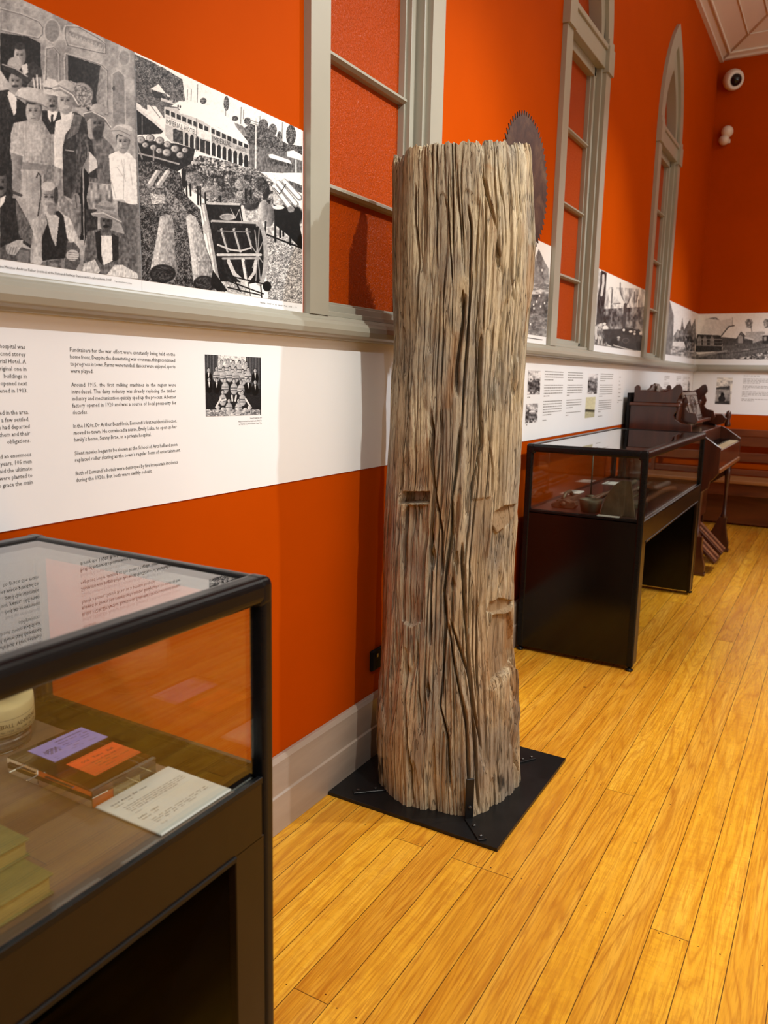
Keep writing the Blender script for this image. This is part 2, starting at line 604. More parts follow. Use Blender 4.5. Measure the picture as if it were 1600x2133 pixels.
class Letters:
    def __init__(self):
        self.v = []
        self.f = []

    def line(self, text, p0, p1, up, size, justify=True, width_scale=1.0, align='left'):
        """text from p0 to p1 (world points), glyph height along unit vector up"""
        p0, p1, up = Vector(p0), Vector(p1), Vector(up).normalized()
        d = p1 - p0
        L = d.length
        d = d / L
        ws = [word_geo(w) for w in text.split(' ')]
        sx = size * width_scale
        tot = sum(w[2] for w in ws) * sx
        gap = 0.28 * sx
        if justify and len(ws) > 1:
            gap = (L - tot) / (len(ws) - 1)
            if gap < 0.16 * sx:
                k = L / (tot + 0.2 * sx * (len(ws) - 1))
                sx *= k
                gap = 0.2 * sx
        full = sum(w[2] for w in ws) * sx + gap * (len(ws) - 1)
        x = L - full if align == 'right' else 0.0
        for co, fs, w in ws:
            b = len(self.v)
            for cx, cy in co:
                self.v.append(p0 + d * (x + cx * sx) + up * (cy * size))
            self.f += [tuple(i + b for i in f) for f in fs]
            x += w * sx + gap
        return self

    def quad(self, text, bl, br, tr, tl):
        """text stretched over a four-cornered patch"""
        co, fs, w = word_geo(text)
        bl, br, tr, tl = map(Vector, (bl, br, tr, tl))
        b = len(self.v)
        for cx, cy in co:
            s, t = cx / w, cy / 0.7
            self.v.append((bl * (1 - s) + br * s) * (1 - t) + (tl * (1 - s) + tr * s) * t)
        self.f += [tuple(i + b for i in f) for f in fs]
        return self

    def bar(self, p0, p1, up, h):
        p0, p1, up = Vector(p0), Vector(p1), Vector(up)
        b = len(self.v)
        self.v += [p0, p1, p1 + up * h, p0 + up * h]
        self.f.append((b, b + 1, b + 2, b + 3))
        return self

    def build(self, name, mat, parent):
        me = bpy.data.meshes.new(name)
        me.from_pydata([tuple(v) for v in self.v], [], self.f)
        me.materials.append(mat)
        return link(name, me, mat, parent)


# ------------------------------------------------------------------ the room
YE = 9.1        # end wall
HC = 4.64       # wall height
WINS = [2.427, 4.675, 6.965]
WH = 0.327      # half width of the opening inside the casing
ZS, ZT0, ZT1, ZP = 1.645, 3.27, 3.40, 4.16


def arch_pts(half, spring, rise, n=14):
    R = (rise * rise + half * half) / (2 * half)
    pts = []
    a1 = math.asin(min(1, rise / R))
    for i in range(n + 1):
        a = a1 * i / n
        pts.append((half - R + R * math.cos(a), spring + R * math.sin(a)))
    left = [(-x, z) for x, z in pts[::-1][1:]]
    return pts + left       # right spring up to the point and down to the left spring


def wall_with_holes(name, holes, y0, y1, z0, z1, x_front, x_back, mat):
    bm = bmesh.new()
    loops = [[(y0, z0), (y1, z0), (y1, z1), (y0, z1)]] + holes
    edges = []
    for lp in loops:
        vs = [bm.verts.new((x_front, y, z)) for y, z in lp]
        edges += [bm.edges.new((vs[i], vs[(i + 1) % len(vs)])) for i in range(len(vs))]
    bmesh.ops.triangle_fill(bm, use_beauty=True, edges=edges)
    r = bmesh.ops.extrude_face_region(bm, geom=bm.faces[:])
    for v in [g for g in r['geom'] if isinstance(g, bmesh.types.BMVert)]:
        v.co.x = x_back
    bmesh.ops.recalc_face_normals(bm, faces=bm.faces)
    me = bpy.data.meshes.new(name)
    bm.to_mesh(me)
    bm.free()
    return struct(link(name, me, mat))


def hole(yc):
    a = [(yc + p[0], p[1]) for p in arch_pts(WH, ZT1 - 0.06, ZP - 0.10 - (ZT1 - 0.06))]
    return [(yc - WH, ZS - 0.02), (yc + WH, ZS - 0.02)] + a


wall_with_holes('wall_left', [hole(y) for y in WINS], -5.0, YE, 0.0, HC + 0.02, 0.0, -0.16, M['wall'])
struct(MB().box(-0.16, 7.2, YE, YE + 0.15, 0, HC + 0.02).build('wall_far', M['wall']))
struct(MB().box(7.0, 7.2, -5.0, YE, 0, HC + 0.02).build('wall_right', M['cream_wall']))
struct(MB().box(-0.16, 7.2, -5.2, -5.0, 0, HC + 0.02).build('wall_back', M['cream_wall']))
struct(MB().box(-0.16, 7.2, -5.2, YE + 0.15, -0.1, 0).build('floor', M['floor']))
# raked ceiling margin and flat middle
bm = bmesh.new()
g = 1.6
s = 0.40
o4 = [(0, -5), (7, -5), (7, YE), (0, YE)]
i4 = [(g, -5 + g), (7 - g, -5 + g), (7 - g, YE - g), (g, YE - g)]
A = [bm.verts.new((x, y, HC)) for x, y in o4]
B = [bm.verts.new((x, y, HC + g * s)) for x, y in i4]
A2 = [bm.verts.new((x, y, HC + 0.1)) for x, y in o4]
B2 = [bm.verts.new((x, y, HC + g * s + 0.1)) for x, y in i4]
for i in range(4):
    j = (i + 1) % 4
    bm.faces.new([A[i], A[j], B[j], B[i]])
    bm.faces.new([A2[i], B2[i], B2[j], A2[j]])
    bm.faces.new([A[i], A2[i], A2[j], A[j]])
bm.faces.new(B)
bm.faces.new(B2[::-1])
bmesh.ops.recalc_face_normals(bm, faces=bm.faces)
me = bpy.data.meshes.new('ceiling')
bm.to_mesh(me)
bm.free()
struct(link('ceiling', me, M['ceiling']))
# board beads across the rakes, hip roll and bead at the wall head
mb = MB()
for k in range(1, 9):
    d = 0.10 + (k - 1) * 0.18
    z = HC + s * d - 0.006
    mb.tube([(7 - d, YE - d, z), (d, YE - d, z), (d, -5 + d, z)], 0.007 if k > 1 else 0.014, 6)
mb.tube([(0.0, YE, HC), (g, YE - g, HC + g * s)], 0.016, 8)
struct(mb.build('trim_3', M['ceiling'], smooth=True))
mb = MB()
mb.prism([(YE, HC - 0.0), (YE - 0.04, HC), (YE - 0.05, HC + 0.03), (YE, HC + 0.03)], 0, 0.0, 7.0)
mb.box(0.0, 0.035, -5, YE, HC - 0.012, HC + 0.02)
struct(mb.build('trim_4', M['ceiling']))

# dado rail along the left wall and the end wall: flat top board with a rounded nosing below
prof = [(0.0, 1.632), (0.022, 1.632), (0.026, 1.622), (0.040, 1.616), (0.050, 1.606), (0.053, 1.590), (0.048, 1.574), (0.036, 1.567), (0.030, 1.560), (0.0, 1.560)]
struct(MB().prism([(p[0], p[1]) for p in prof], 1, -5.0, YE).build('trim_1', M['trim'], bevel=0.003))
struct(MB().prism([(YE - p[0], p[1]) for p in prof], 0, 0.0, 7.0).build('trim_2', M['trim'], bevel=0.003))
# baseboards: tall limed board with a stepped cap
bprof = [(0.0, 0.0), (0.030, 0.0), (0.030, 0.125), (0.024, 0.13), (0.022, 0.235), (0.014, 0.25), (0.0, 0.25)]
struct(MB().prism(bprof, 1, -5.0, YE).build('baseboard_left', M['skirt'], bevel=0.002))
struct(MB().prism([(YE - p[0], p[1]) for p in bprof], 0, 0.0, 7.0).build('baseboard_far', M['skirt'], bevel=0.002))


def window(n, yc):
    root = bpy.data.objects.new('window_%d' % n, None)
    COL.objects.link(root)
    root.location = (0, yc, ZS)
    struct(root)
    ow = 0.427
    zt = ZT1
    # casing on the wall face: jambs, transom blocks, arched head
    c = MB()
    for sgn in (-1, 1):
        a, b = sorted((yc + sgn * WH, yc + sgn * ow))
        c.box(0.0, 0.026, a, b, 1.632, zt)
        c.box(0.0, 0.040, a - 0.008, b + 0.008, zt - 0.15, zt - 0.01)
        c.box(0.0, 0.034, a - 0.004, b + 0.004, zt - 0.01, zt + 0.03)
    out = arch_pts(ow, zt, 4.22 - zt, 18)
    inn = arch_pts(WH, zt - 0.06, ZP - 0.10 - (zt - 0.06), 18)
    bm = c.bm
    F = [[bm.verts.new((x, yc + p[0], p[1])) for p in pts] for x in (0.026, 0.0) for pts in (out, inn)]
    for i in range(len(out) - 1):
        bm.faces.new([F[0][i], F[0][i + 1], F[1][i + 1], F[1][i]])
        bm.faces.new([F[2][i], F[3][i], F[3][i + 1], F[2][i + 1]])
        bm.faces.new([F[0][i], F[2][i], F[2][i + 1], F[0][i + 1]])
        bm.faces.new([F[1][i], F[1][i + 1], F[3][i + 1], F[3][i]])
    c.build('casing', M['trim'], root)
    # sash set back in the reveal, with stepped stiles
    sdep = -0.045
    f = MB()
    for sgn in (-1, 1):
        for (o0, o1, xf) in ((WH + 0.001, WH - 0.022, 0.004), (WH - 0.022, WH - 0.030, -0.034), (WH - 0.030, WH - 0.062, sdep + 0.018), (WH - 0.062, WH - 0.074, sdep)):
            a, b = sorted((yc + sgn * o0, yc + sgn * o1))
            f.box(-0.11, xf, a, b, ZS - 0.02, ZT0 + 0.3)
    f.box(-0.11, sdep + 0.018, yc - WH, yc + WH, ZS - 0.02, ZS + 0.03)
    f.box(-0.11, sdep, yc - WH + .07, yc + WH - .07, ZS + 0.03, ZS + 0.04)
    f.box(-0.11, sdep + 0.018, yc - WH, yc + WH, ZT0 - 0.05, ZT0)
    f.build('sash_frame', M['trim'], root, bevel=0.002, seg=2)
    MB().box(-0.11, 0.018, yc - WH, yc + WH, ZT0, ZT1).box(-0.11, 0.03, yc - WH, yc + WH, ZT1 - .03, ZT1).build('transom', M['trim'], root, bevel=0.004)
    for z in (2.042, 2.436, 2.83):
        mb = MB().prism([(-0.072, z - 0.012), (-0.048, z - 0.012), (-0.036, z - 0.004), (-0.036, z + 0.004), (-0.048, z + 0.012), (-0.072, z + 0.012)], 1, yc - WH + 0.07, yc + WH - 0.07)
        mb.build('glazing_bar', M['trim'], root)
    zs = [ZS + 0.03, 2.042, 2.436, 2.83, ZT0 - 0.04]
    for a, b in zip(zs, zs[1:]):
        MB().box(-0.078, -0.070, yc - WH + 0.05, yc + WH - 0.05, a, b).build('pane', M['film'], root)
    # arched light above the transom
    ap = arch_pts(WH - 0.01, ZT1 - 0.05, ZP - 0.13 - (ZT1 - 0.05))
    MB().prism([(yc + p[0], p[1]) for p in ap], 0, -0.078, -0.070).build('pane', M['film'], root)
    ar = MB()
    o1 = arch_pts(WH + 0.001, ZT1 - 0.06, ZP - 0.10 - (ZT1 - 0.06), 18)
    o2 = arch_pts(WH - 0.07, ZT1 - 0.06, ZP - 0.27 - (ZT1 - 0.06), 18)
    bm = ar.bm
    F = [[bm.verts.new((x, yc + p[0], p[1])) for p in pts] for x in (0.004, -0.10) for pts in (o1, o2)]
    for i in range(len(o1) - 1):
        bm.faces.new([F[0][i], F[0][i + 1], F[1][i + 1], F[1][i]])
        bm.faces.new([F[2][i], F[3][i], F[3][i + 1], F[2][i + 1]])
        bm.faces.new([F[1][i], F[1][i + 1], F[3][i + 1], F[3][i]])
        bm.faces.new([F[0][i], F[2][i], F[2][i + 1], F[0][i + 1]])
    ar.build('arched_sash', M['trim'], root)
    # sill board on the rail
    MB().box(-0.11, 0.012, yc - WH, yc + WH, 1.632, ZS + 0.004).build('window_sill', M['trim'], root, bevel=0.003)


for i, y in enumerate(WINS):
    window(i + 1, y)


# ------------------------------------------------------------------ the weathered log on its steel plate
def vnoise(x, y, seed, px=None):
    """smooth lattice noise, periodic in x when px is given"""
    r = np.random.RandomState(seed)
    T = r.rand(256, 256)
    xi, yi = np.floor(x).astype(int), np.floor(y).astype(int)
    fx, fy = x - xi, y - yi
    fx, fy = fx * fx * (3 - 2 * fx), fy * fy * (3 - 2 * fy)
    m = px if px else 256
    x0, x1 = xi % m, (xi + 1) % m
    y0, y1 = yi % 256, (yi + 1) % 256
    return (T[x0, y0] * (1 - fx) + T[x1, y0] * fx) * (1 - fy) + (T[x0, y1] * (1 - fx) + T[x1, y1] * fx) * fy


LCY = 2.44
ZTAB = np.array([0.0, 0.10, 0.235, 0.361, 0.50, 0.68, 0.85, 1.0, 1.10, 1.27, 1.43, 1.55, 1.71, 1.86, 2.04, 2.2])
CXT = np.array([.340, .331, .324, .321, .314, .310, .308, .314, .317, .320, .319, .322, .323, .321, .310, .300])
RT = np.array([.240, .250, .252, .241, .231, .227, .224, .226, .225, .222, .221, .219, .227, .229, .222, .219])


def log_coord(u, v):
    """angle and height on the log under a point of the photograph"""
    d = ray(u, v)
    r, cx = 0.224, 0.317
    ox, oy = CAM[0] - cx, CAM[1] - LCY
    a = d[0] ** 2 + d[1] ** 2
    b = 2 * (ox * d[0] + oy * d[1])
    c = ox * ox + oy * oy - r * r
    disc = max(b * b - 4 * a * c, 0)
    t = (-b - math.sqrt(disc)) / (2 * a)
    p = CAM + d * t
    return math.atan2(p[1] - LCY, p[0] - cx), p[2]


def poly_mask(T, Z, pts, soft=0.004):
    """soft inside mask of a polygon given in photograph points"""
    P = [log_coord(*p) for p in pts]
    P = [(a * 0.224, z) for a, z in P]
    x = T * 0.224
    inside = np.zeros(x.shape, bool)
    dist = np.full(x.shape, 9.0)
    n = len(P)
    for i in range(n):
        (x1, y1), (x2, y2) = P[i], P[(i + 1) % n]
        cond = ((y1 > Z) != (y2 > Z)) & (x < (x2 - x1) * (Z - y1) / ((y2 - y1) + 1e-12) + x1)
        inside ^= cond
        L = (x2 - x1) ** 2 + (y2 - y1) ** 2 + 1e-12
        t = np.clip(((x - x1) * (x2 - x1) + (Z - y1) * (y2 - y1)) / L, 0, 1)
        dist = np.minimum(dist, np.hypot(x - x1 - t * (x2 - x1), Z - y1 - t * (y2 - y1)))
    sd = np.where(inside, dist, -dist)
    return np.clip(sd / soft + 0.5, 0, 1)


def build_log():
    rnd = random.Random(11)
    # columns: fine where the hall sees the log, coarser at its back
    t_vis = np.linspace(-2.75, 0.75, 760)
    t_back = np.linspace(0.75, 2 * math.pi - 2.75, 150)[1:-1]
    th = np.concatenate([t_vis, t_back])
    NZ = 900
    zz = np.linspace(0.0, 1.0, NZ)
    T, Zn = np.meshgrid(th, zz)
    # ragged top: rim dips on the wall side
    K = 2 * math.pi
    tu = (T % K) / K
    top = 2.118 + 0.16 * (RT[-1] * np.sin(T) + 0.20) * 0.9
    left = np.exp(-((((T + 2.35 + math.pi) % K) - math.pi) / 0.34) ** 4)
    top = top - 0.020 * left
    rag = vnoise(tu * 90, T * 0, 3, 90) * 0.016 + vnoise(tu * 230, T * 0, 5, 230) * 0.012
    top = top + rag - 0.010
    Z = Zn * top
    cx = np.interp(Z, ZTAB, CXT)
    R = np.interp(Z, ZTAB, RT)
    # slabbed foot: blend towards the outline of the bottom cut
    foot = [(-2.75, .252), (-2.0, .262), (-1.65, .275), (-1.25, .245), (-0.84, .292), (-0.45, .245), (0.1, .246), (0.3, .262), (0.8, .235), (1.6, .23), (2.4, .235), (3.2, .245), (3.53, .252)]
    fa, fr = zip(*foot)
    Tw = np.where(T < -2.75, T + K, T)
    FR = np.interp(Tw, fa, fr)
    bl = np.clip(1 - Z / 0.55, 0, 1) ** 1.2 * 0.85
    R = R * (1 - bl) + FR * bl
    # slow lumps, facets
    R = R + 0.012 * (vnoise(tu * 9 + 0.3, Z * 1.1, 7, 9) - 0.5) * (0.4 + 0.6 * np.clip(Z / 0.4, 0, 1))
    R = R + 0.007 * (vnoise(tu * 24, Z * 1.7, 8, 24) - 0.5)
    # grain space that wanders
    wob = 0.060 * (vnoise(tu * 7, Z * 1.6, 21, 7) - 0.5) + 0.022 * (vnoise(tu * 16, Z * 4.2, 22, 16) - 0.5) + 0.006 * (vnoise(tu * 40, Z * 13, 23, 40) - 0.5)
    G = ((T + wob) % K) / K
    H = np.zeros_like(Z)

    def furrow(n, zf, sd, w, amp, msd, mth):
        """narrow branching grain furrows along the contour of a stretched noise"""
        q = vnoise(G * n, Z * zf, sd, n) * 0.75 + vnoise(G * 2 * n, Z * zf * 2.1, sd + 1, 2 * n) * 0.25
        mk = np.clip((vnoise(tu * 12, Z * 2.6, msd, 12) - mth) * 5, 0.12, 1)
        return -amp * mk * np.exp(-((q - 0.5) / w) ** 2)

    H += furrow(34, 1.1, 31, 0.030, 0.0120, 35, 0.38)
    H += furrow(52, 1.7, 32, 0.040, 0.0090, 36, 0.40)
    H += furrow(80, 2.6, 33, 0.060, 0.0050, 37, 0.45)
    H += furrow(110, 4.6, 34, 0.090, 0.0028, 38, 0.45)
    for n, zf, amp, sd in ((40, 1.4, 0.0022, 49), (70, 2.0, 0.0012, 44), (180, 6.0, 0.0006, 45), (250, 20.0, 0.0005, 46)):
        H += amp * (vnoise(G * n, Z * zf, sd, n) - 0.5) * 2
    # plates of wood that have split off between cracks
    q = vnoise(G * 22, Z * 1.5, 41, 22)
    H += 0.0060 * np.clip((q - 0.50) * 22, 0, 1)
    q = vnoise(G * 40, Z * 3.2, 42, 40)
    H -= 0.0060 * np.clip((q - 0.70) * 26, 0, 1)
    mid = np.exp(-((T + 1.15) / 0.40) ** 2) * np.clip(1.4 - abs(Z - 0.90), 0, 1)
    H += mid * (furrow(46, 1.3, 47, 0.05, 0.011, 48, -0.2) + 0.003)
    tone = np.zeros(Z.shape + (4,))
    tone[..., 3] = 1
    # axe scarf on the left face and the panel below it
    m = poly_mask(T, Z, [(838, 1033), (893, 1034), (894, 1056), (834, 1055)], 0.006)
    H = H * (1 - m) - 0.055 * m
    m2 = poly_mask(T, Z, [(842, 980), (888, 940), (893, 1035), (836, 1034)], 0.06)
    H -= 0.012 * m2
    m = poly_mask(T, Z, [(846, 1060), (892, 1060), (894, 1120), (884, 1300), (862, 1312), (842, 1300), (840, 1150)], 0.007)
    H -= 0.013 * m * (0.6 + 0.8 * vnoise(G * 30, Z * 12, 55, 30))
    tone[..., 0] = np.maximum(tone[..., 0], m * 0.35)
    # springboard notches on the right face
    for pts, dep in (([(1024, 1100), (1030, 1076), (1048, 1062), (1073, 1058), (1070, 1082), (1050, 1108), (1034, 1118)], 0.020),
                     ([(1018, 1282), (1028, 1262), (1046, 1255), (1070, 1260), (1064, 1280), (1040, 1290)], 0.020)):
        m = poly_mask(T, Z, pts, 0.005)
        zc = log_coord(*pts[3])[1]
        zb = log_coord(*pts[-1])[1]
        ramp = np.clip((Z - zb + 0.01) / (zc - zb + 0.01), 0, 1)
        H = H * (1 - m) + m * (0.008 - dep * ramp)
        tone[..., 0] = np.maximum(tone[..., 0], m)
    m = poly_mask(T, Z, [(1030, 1290), (1064, 1284), (1078, 1340), (1078, 1378), (1040, 1412), (1018, 1428), (1020, 1340)], 0.006)
    H = H * (1 - 0.6 * m) - 0.016 * m
    tone[..., 0] = np.maximum(tone[..., 0], m * 0.6)
    m = poly_mask(T, Z, [(985, 1050), (1020, 1045), (1022, 1255), (1005, 1270), (982, 1180)], 0.01)
    H = H * (1 - 0.7 * m) - 0.006 * m
    tone[..., 0] = np.maximum(tone[..., 0], m * 0.4)
    m = poly_mask(T, Z, [(1012, 1440), (1040, 1416), (1078, 1382), (1086, 1420), (1086, 1560), (1040, 1500)], 0.03)
    H += 0.010 * m
    # rust-brown streaks
    for (u0, v0, u1, v1, w) in ((1066, 1290, 1064, 1360, 5), (1022, 1110, 1018, 1170, 3), (1018, 1370, 1014, 1420, 4), (955, 1040, 952, 1120, 6), (950, 700, 930, 860, 8), (1100, 520, 1096, 700, 5), (1020, 350, 1034, 362, 6), (942, 1180, 950, 1230, 4)):
        m = poly_mask(T, Z, [(u0 - w, v0), (u0 + w, v0), (u1 + w, v1), (u1 - w, v1)], 0.012)
        tone[..., 1] = np.maximum(tone[..., 1], m * 0.75 * (0.35 + 0.65 * vnoise(G * 150, Z * 14, 61, 150)))
    # black stains near the foot
    for pts in ([(1018, 1620), (1032, 1606), (1034, 1640), (1020, 1648)], [(796, 1570), (812, 1580), (812, 1640), (800, 1640)]):
        m = poly_mask(T, Z, pts, 0.012)
        tone[..., 2] = np.maximum(tone[..., 2], m * np.clip(vnoise(G * 120, Z * 30, 71, 120) * 1.6, 0, 1))

    # long drying cracks
    def crack(pts, depth, width):
        P = sorted([log_coord(*p)[::-1] for p in pts])
        zs = np.array([p[0] for p in P])
        ts = np.array([p[1] for p in P])
        crack_tz(zs, ts, depth, width, False)

    def crack_tz(zs, ts, depth, width, grain=True):
        r0, r1 = max(0, int(zs[0] / 2.14 * NZ) - 3), min(NZ, int(zs[-1] / 2.08 * NZ) + 3)
        if r1 - r0 < 3:
            return
        zc = Z[r0:r1, 0:1]
        tc = np.interp(zc, zs, ts)
        tt = T[r0:r1] + (wob[r0:r1] if grain else 0.35 * (wob[r0:r1] - wob[r0:r1].mean(axis=0, keepdims=True)))
        dt = (tt - tc + math.pi) % K - math.pi
        taper = np.clip((zc - zs[0]) / 0.05, 0, 1) * np.clip((zs[-1] - zc) / 0.05, 0, 1)
        wv = width * (0.55 + 0.9 * vnoise(zc * 0 + abs(ts[0]) * 9, zc * 14, 81))
        g = np.exp(-(dt * 0.224 / wv) ** 2) * taper
        H[r0:r1] -= depth * g
        # one lip stands a little proud
        H[r0:r1] += 0.10 * depth * np.exp(-((dt * 0.224 - 2.2 * wv) / (1.6 * wv)) ** 2) * taper

    for pts, dp, w in [
        ([(1000, 690), (998, 800), (1002, 930), (984, 1010), (982, 1050)], .022, .0032),
        ([(1018, 318), (1012, 360), (1020, 420), (1032, 480)], .018, .0026),
        ([(1036, 490), (1032, 540), (1040, 570)], .020, .0042),
        ([(958, 330), (958, 420), (960, 560)], .010, .0016),
        ([(975, 420), (980, 470), (976, 560), (974, 640), (968, 760), (960, 900)], .018, .0024),
        ([(938, 350), (934, 450), (940, 600), (938, 700)], .010, .0014),
        ([(846, 760), (850, 860), (838, 960), (833, 1030)], .020, .0030),
        ([(830, 420), (824, 560), (836, 680), (832, 740)], .020, .0034),
        ([(868, 380), (866, 460), (872, 540), (862, 700)], .016, .0026),
        ([(966, 610), (960, 680), (950, 760), (952, 830)], .024, .0044),
        ([(896, 850), (900, 960), (906, 1020), (925, 1110), (928, 1200)], .022, .0030),
        ([(958, 880), (950, 980), (942, 1040), (945, 1120), (930, 1240), (938, 1330)], .024, .0034),
        ([(965, 1130), (970, 1250), (974, 1340), (976, 1560), (974, 1680)], .022, .0028),
        ([(935, 1290), (926, 1400), (916, 1470), (930, 1540), (928, 1640)], .020, .0030),
        ([(938, 1300), (952, 1420), (962, 1500), (960, 1640)], .020, .0028),
        ([(940, 1290), (972, 1400), (978, 1480), (988, 1560)], .016, .0024),
        ([(850, 1350), (850, 1450), (858, 1560), (860, 1670)], .020, .0036),
        ([(826, 1300), (822, 1430), (826, 1560)], .014, .0026),
        ([(1056, 1470), (1050, 1560), (1062, 1630)], .020, .0040),
        ([(1064, 520), (1062, 580), (1068, 640)], .014, .0022),
        ([(1046, 330), (1052, 440), (1050, 520)], .010, .0014),
        ([(1078, 650), (1072, 760), (1070, 850)], .014, .0020),
        ([(888, 330), (894, 420), (884, 520)], .010, .0016),
        ([(904, 1000), (900, 1120), (904, 1200), (900, 1350)], .016, .0030),
        ([(1016, 900), (1024, 980), (1024, 1040)], .012, .0020),
    ]:
        crack(pts, dp * 1.5, w * 1.1)
    for i in range(170):
        t0 = rnd.uniform(-3.14, 3.14)
        z0 = rnd.uniform(-0.1, 2.0)
        ln = rnd.uniform(0.08, 0.55) * (1.6 if rnd.random() < 0.25 else 1)
        zs = np.linspace(z0, z0 + ln, 5)
        ts = t0 + np.cumsum([0] + [rnd.uniform(-0.02, 0.02) for _ in range(4)])
        crack_tz(zs, ts, rnd.uniform(0.006, 0.020), rnd.uniform(0.0008, 0.0018))
    # holes at the split grain around the centre
    for (u, v, w, h) in ((960, 640, 6, 26), (1034, 545, 5, 28), (905, 1130, 4, 18), (908, 1170, 5, 26), (956, 1180, 4, 24), (948, 1225, 4, 14), (1064, 1390, 4, 22), (894, 1440, 4, 22)):
        m = poly_mask(T, Z, [(u - w, v), (u, v - h), (u + w, v), (u, v + h)], 0.004)
        H -= 0.018 * m
    H = np.clip(H, -0.058, 0.03)
    # small radius loss at the very rim
    R = R + H - 0.0015 - 0.006 * np.clip((Zn - 0.985) / 0.015, 0, 1)
    X = cx + R * np.cos(T)
    Y = LCY + R * np.sin(T)
    NT_ = len(th)
    V = np.stack([X, Y, Z], -1).reshape(-1, 3)
    i = np.arange(NZ - 1)[:, None] * NT_
    j = np.arange(NT_)[None, :]
    j1 = (j + 1) % NT_
    Q = np.stack([i + j, i + j1, i + NT_ + j1, i + NT_ + j], -1).reshape(-1, 4)
    # broken end grain: rings stepping in from the rim
    rings = []
    for k, f in enumerate((0.94, 0.86, 0.72, 0.5, 0.25, 0.02)):
        zt = 2.10 + 0.012 * vnoise(tu[-1] * 60 + 5 * k, T[-1] * 0 + k * 3.3, 90 + k, 60) - 0.012 * k ** 0.5 + 0.03 * np.sin(T[-1]) * f
        rings.append(np.stack([cx[-1] + (R[-1]) * f * np.cos(T[-1]), LCY + R[-1] * f * np.sin(T[-1]), zt], -1))
    base = V.shape[0]
    V = np.concatenate([V] + rings)
    prev = (NZ - 1) * NT_
    for k in range(len(rings)):
        cur = base + k * NT_
        Q = np.concatenate([Q, np.stack([prev + j[0], prev + j1[0], cur + j1[0], cur + j[0]], -1)])
        prev = cur
    me = bpy.data.meshes.new('log_body')
    me.vertices.add(len(V))
    me.vertices.foreach_set('co', V.astype(np.float32).ravel())
    me.loops.add(Q.size)
    me.loops.foreach_set('vertex_index', Q.astype(np.int32).ravel())
    me.polygons.add(len(Q))
    me.polygons.foreach_set('loop_start', np.arange(0, Q.size, 4, dtype=np.int32))
    me.polygons.foreach_set('loop_total', np.full(len(Q), 4, dtype=np.int32))
    me.update(calc_edges=True)
    me.validate()
    at = me.color_attributes.new('wood_tone', 'FLOAT_COLOR', 'POINT')
    c = np.zeros((len(V), 4), np.float32)
    c[:, 3] = 1
    c[:base] = tone.reshape(-1, 4)
    at.data.foreach_set('color', c.ravel())
    return me


log = thing('timber_log', 'tall weathered grey-brown hardwood log standing on a square black steel plate', 'log', (0.33, 2.45, 0.0))
_me = build_log()
_me.transform(Matrix.Translation((0, 0, 0.0125)))
link('log_body', _me, M['log'], log, smooth=True)
MB().box(0.032, 0.665, 2.11, 2.80, 0.0, 0.0135).build('base_plate', M['steel'], log, bevel=0.001, seg=1)


def bracket(foot, tip, up=0.20):
    """strap bent up the log, tip = end of the leg on the plate"""
    f, t = Vector(foot), Vector(tip)
    d = (t - f)
    d.z = 0
    L = d.length
    d.normalize()
    a = math.atan2(d.y, d.x)
    m = MB()
    m.box(-0.010, L, -0.014, 0.014, 0.0, 0.006)
    m.box(-0.010, -0.004, -0.014, 0.014, 0.0, up)
    m.xf(Matrix.Translation((f.x, f.y, 0.0135)) @ Matrix.Rotation(a, 4, 'Z'))
    b = m.build('bracket', M['steel'], log, bevel=0.001, seg=1)
    for k in (0.35, 0.85):
        q = MB().lathe([(0.006, 0.0), (0.006, 0.004), (0.003, 0.006)], (f.x + d.x * L * k, f.y + d.y * L * k, 0.0195), seg=8)
        q.build('bolt', M['bolt'], b)
    for z in (0.06, 0.16):
        if z < up:
            p = f + Vector((0, 0, z)) + d * 0.0
            q = MB().lathe([(0.006, 0.0), (0.006, 0.004), (0.003, 0.006)], (0, 0, 0), axis='x', seg=8)
            q.xf(Matrix.Translation(p - d * 0.004) @ Matrix.Rotation(a, 4, 'Z'))
            q.build('bolt', M['bolt'], b)
    return b


def strap(p0, p1):
    bracket(p0, p1)


bracket((0.528, 2.205, 0), (0.610, 2.122, 0), 0.145)
bracket((0.200, 2.235, 0), (0.110, 2.150, 0), 0.11)
bracket((0.515, 2.665, 0), (0.560, 2.735, 0), 0.12)
bracket((0.120, 2.640, 0), (0.060, 2.730, 0), 0.12)


def saw():
    x0, yc, zc, R = 0.45, 2.640, 2.090, 0.2085
    n = 64
    bm = bmesh.new()
    rim = []
    for k in range(n):
        a = 2 * math.pi * k / n
        for f, r in ((0.0, R), (0.30, R + 0.002), (0.66, R + 0.0175), (0.72, R + 0.0170)):
            ang = a + f * 2 * math.pi / n
            rim.append((yc + r * math.cos(ang), zc + r * math.sin(ang)))
    inner = [(yc + 0.019 * math.cos(2 * math.pi * k / 24), zc + 0.019 * math.sin(2 * math.pi * k / 24)) for k in range(24)]
    ed = []
    for lp in (rim, inner):
        vs = [bm.verts.new((x0 - 0.0016, y, z)) for y, z in lp]
        ed += [bm.edges.new((vs[i], vs[(i + 1) % len(vs)])) for i in range(len(vs))]
    bmesh.ops.triangle_fill(bm, use_beauty=True, edges=ed)
    r = bmesh.ops.extrude_face_region(bm, geom=bm.faces[:])
    for v in [q for q in r['geom'] if isinstance(q, bmesh.types.BMVert)]:
        v.co.x = x0 + 0.0016
    bmesh.ops.recalc_face_normals(bm, faces=bm.faces)
    me = bpy.data.meshes.new('circular_saw_blade')
    bm.to_mesh(me)
    bm.free()
    return tag(link('circular_saw_blade', me, M['rust']), 'large rusty circular saw blade with pointed teeth set into the back of the tall log', 'saw blade')


saw()


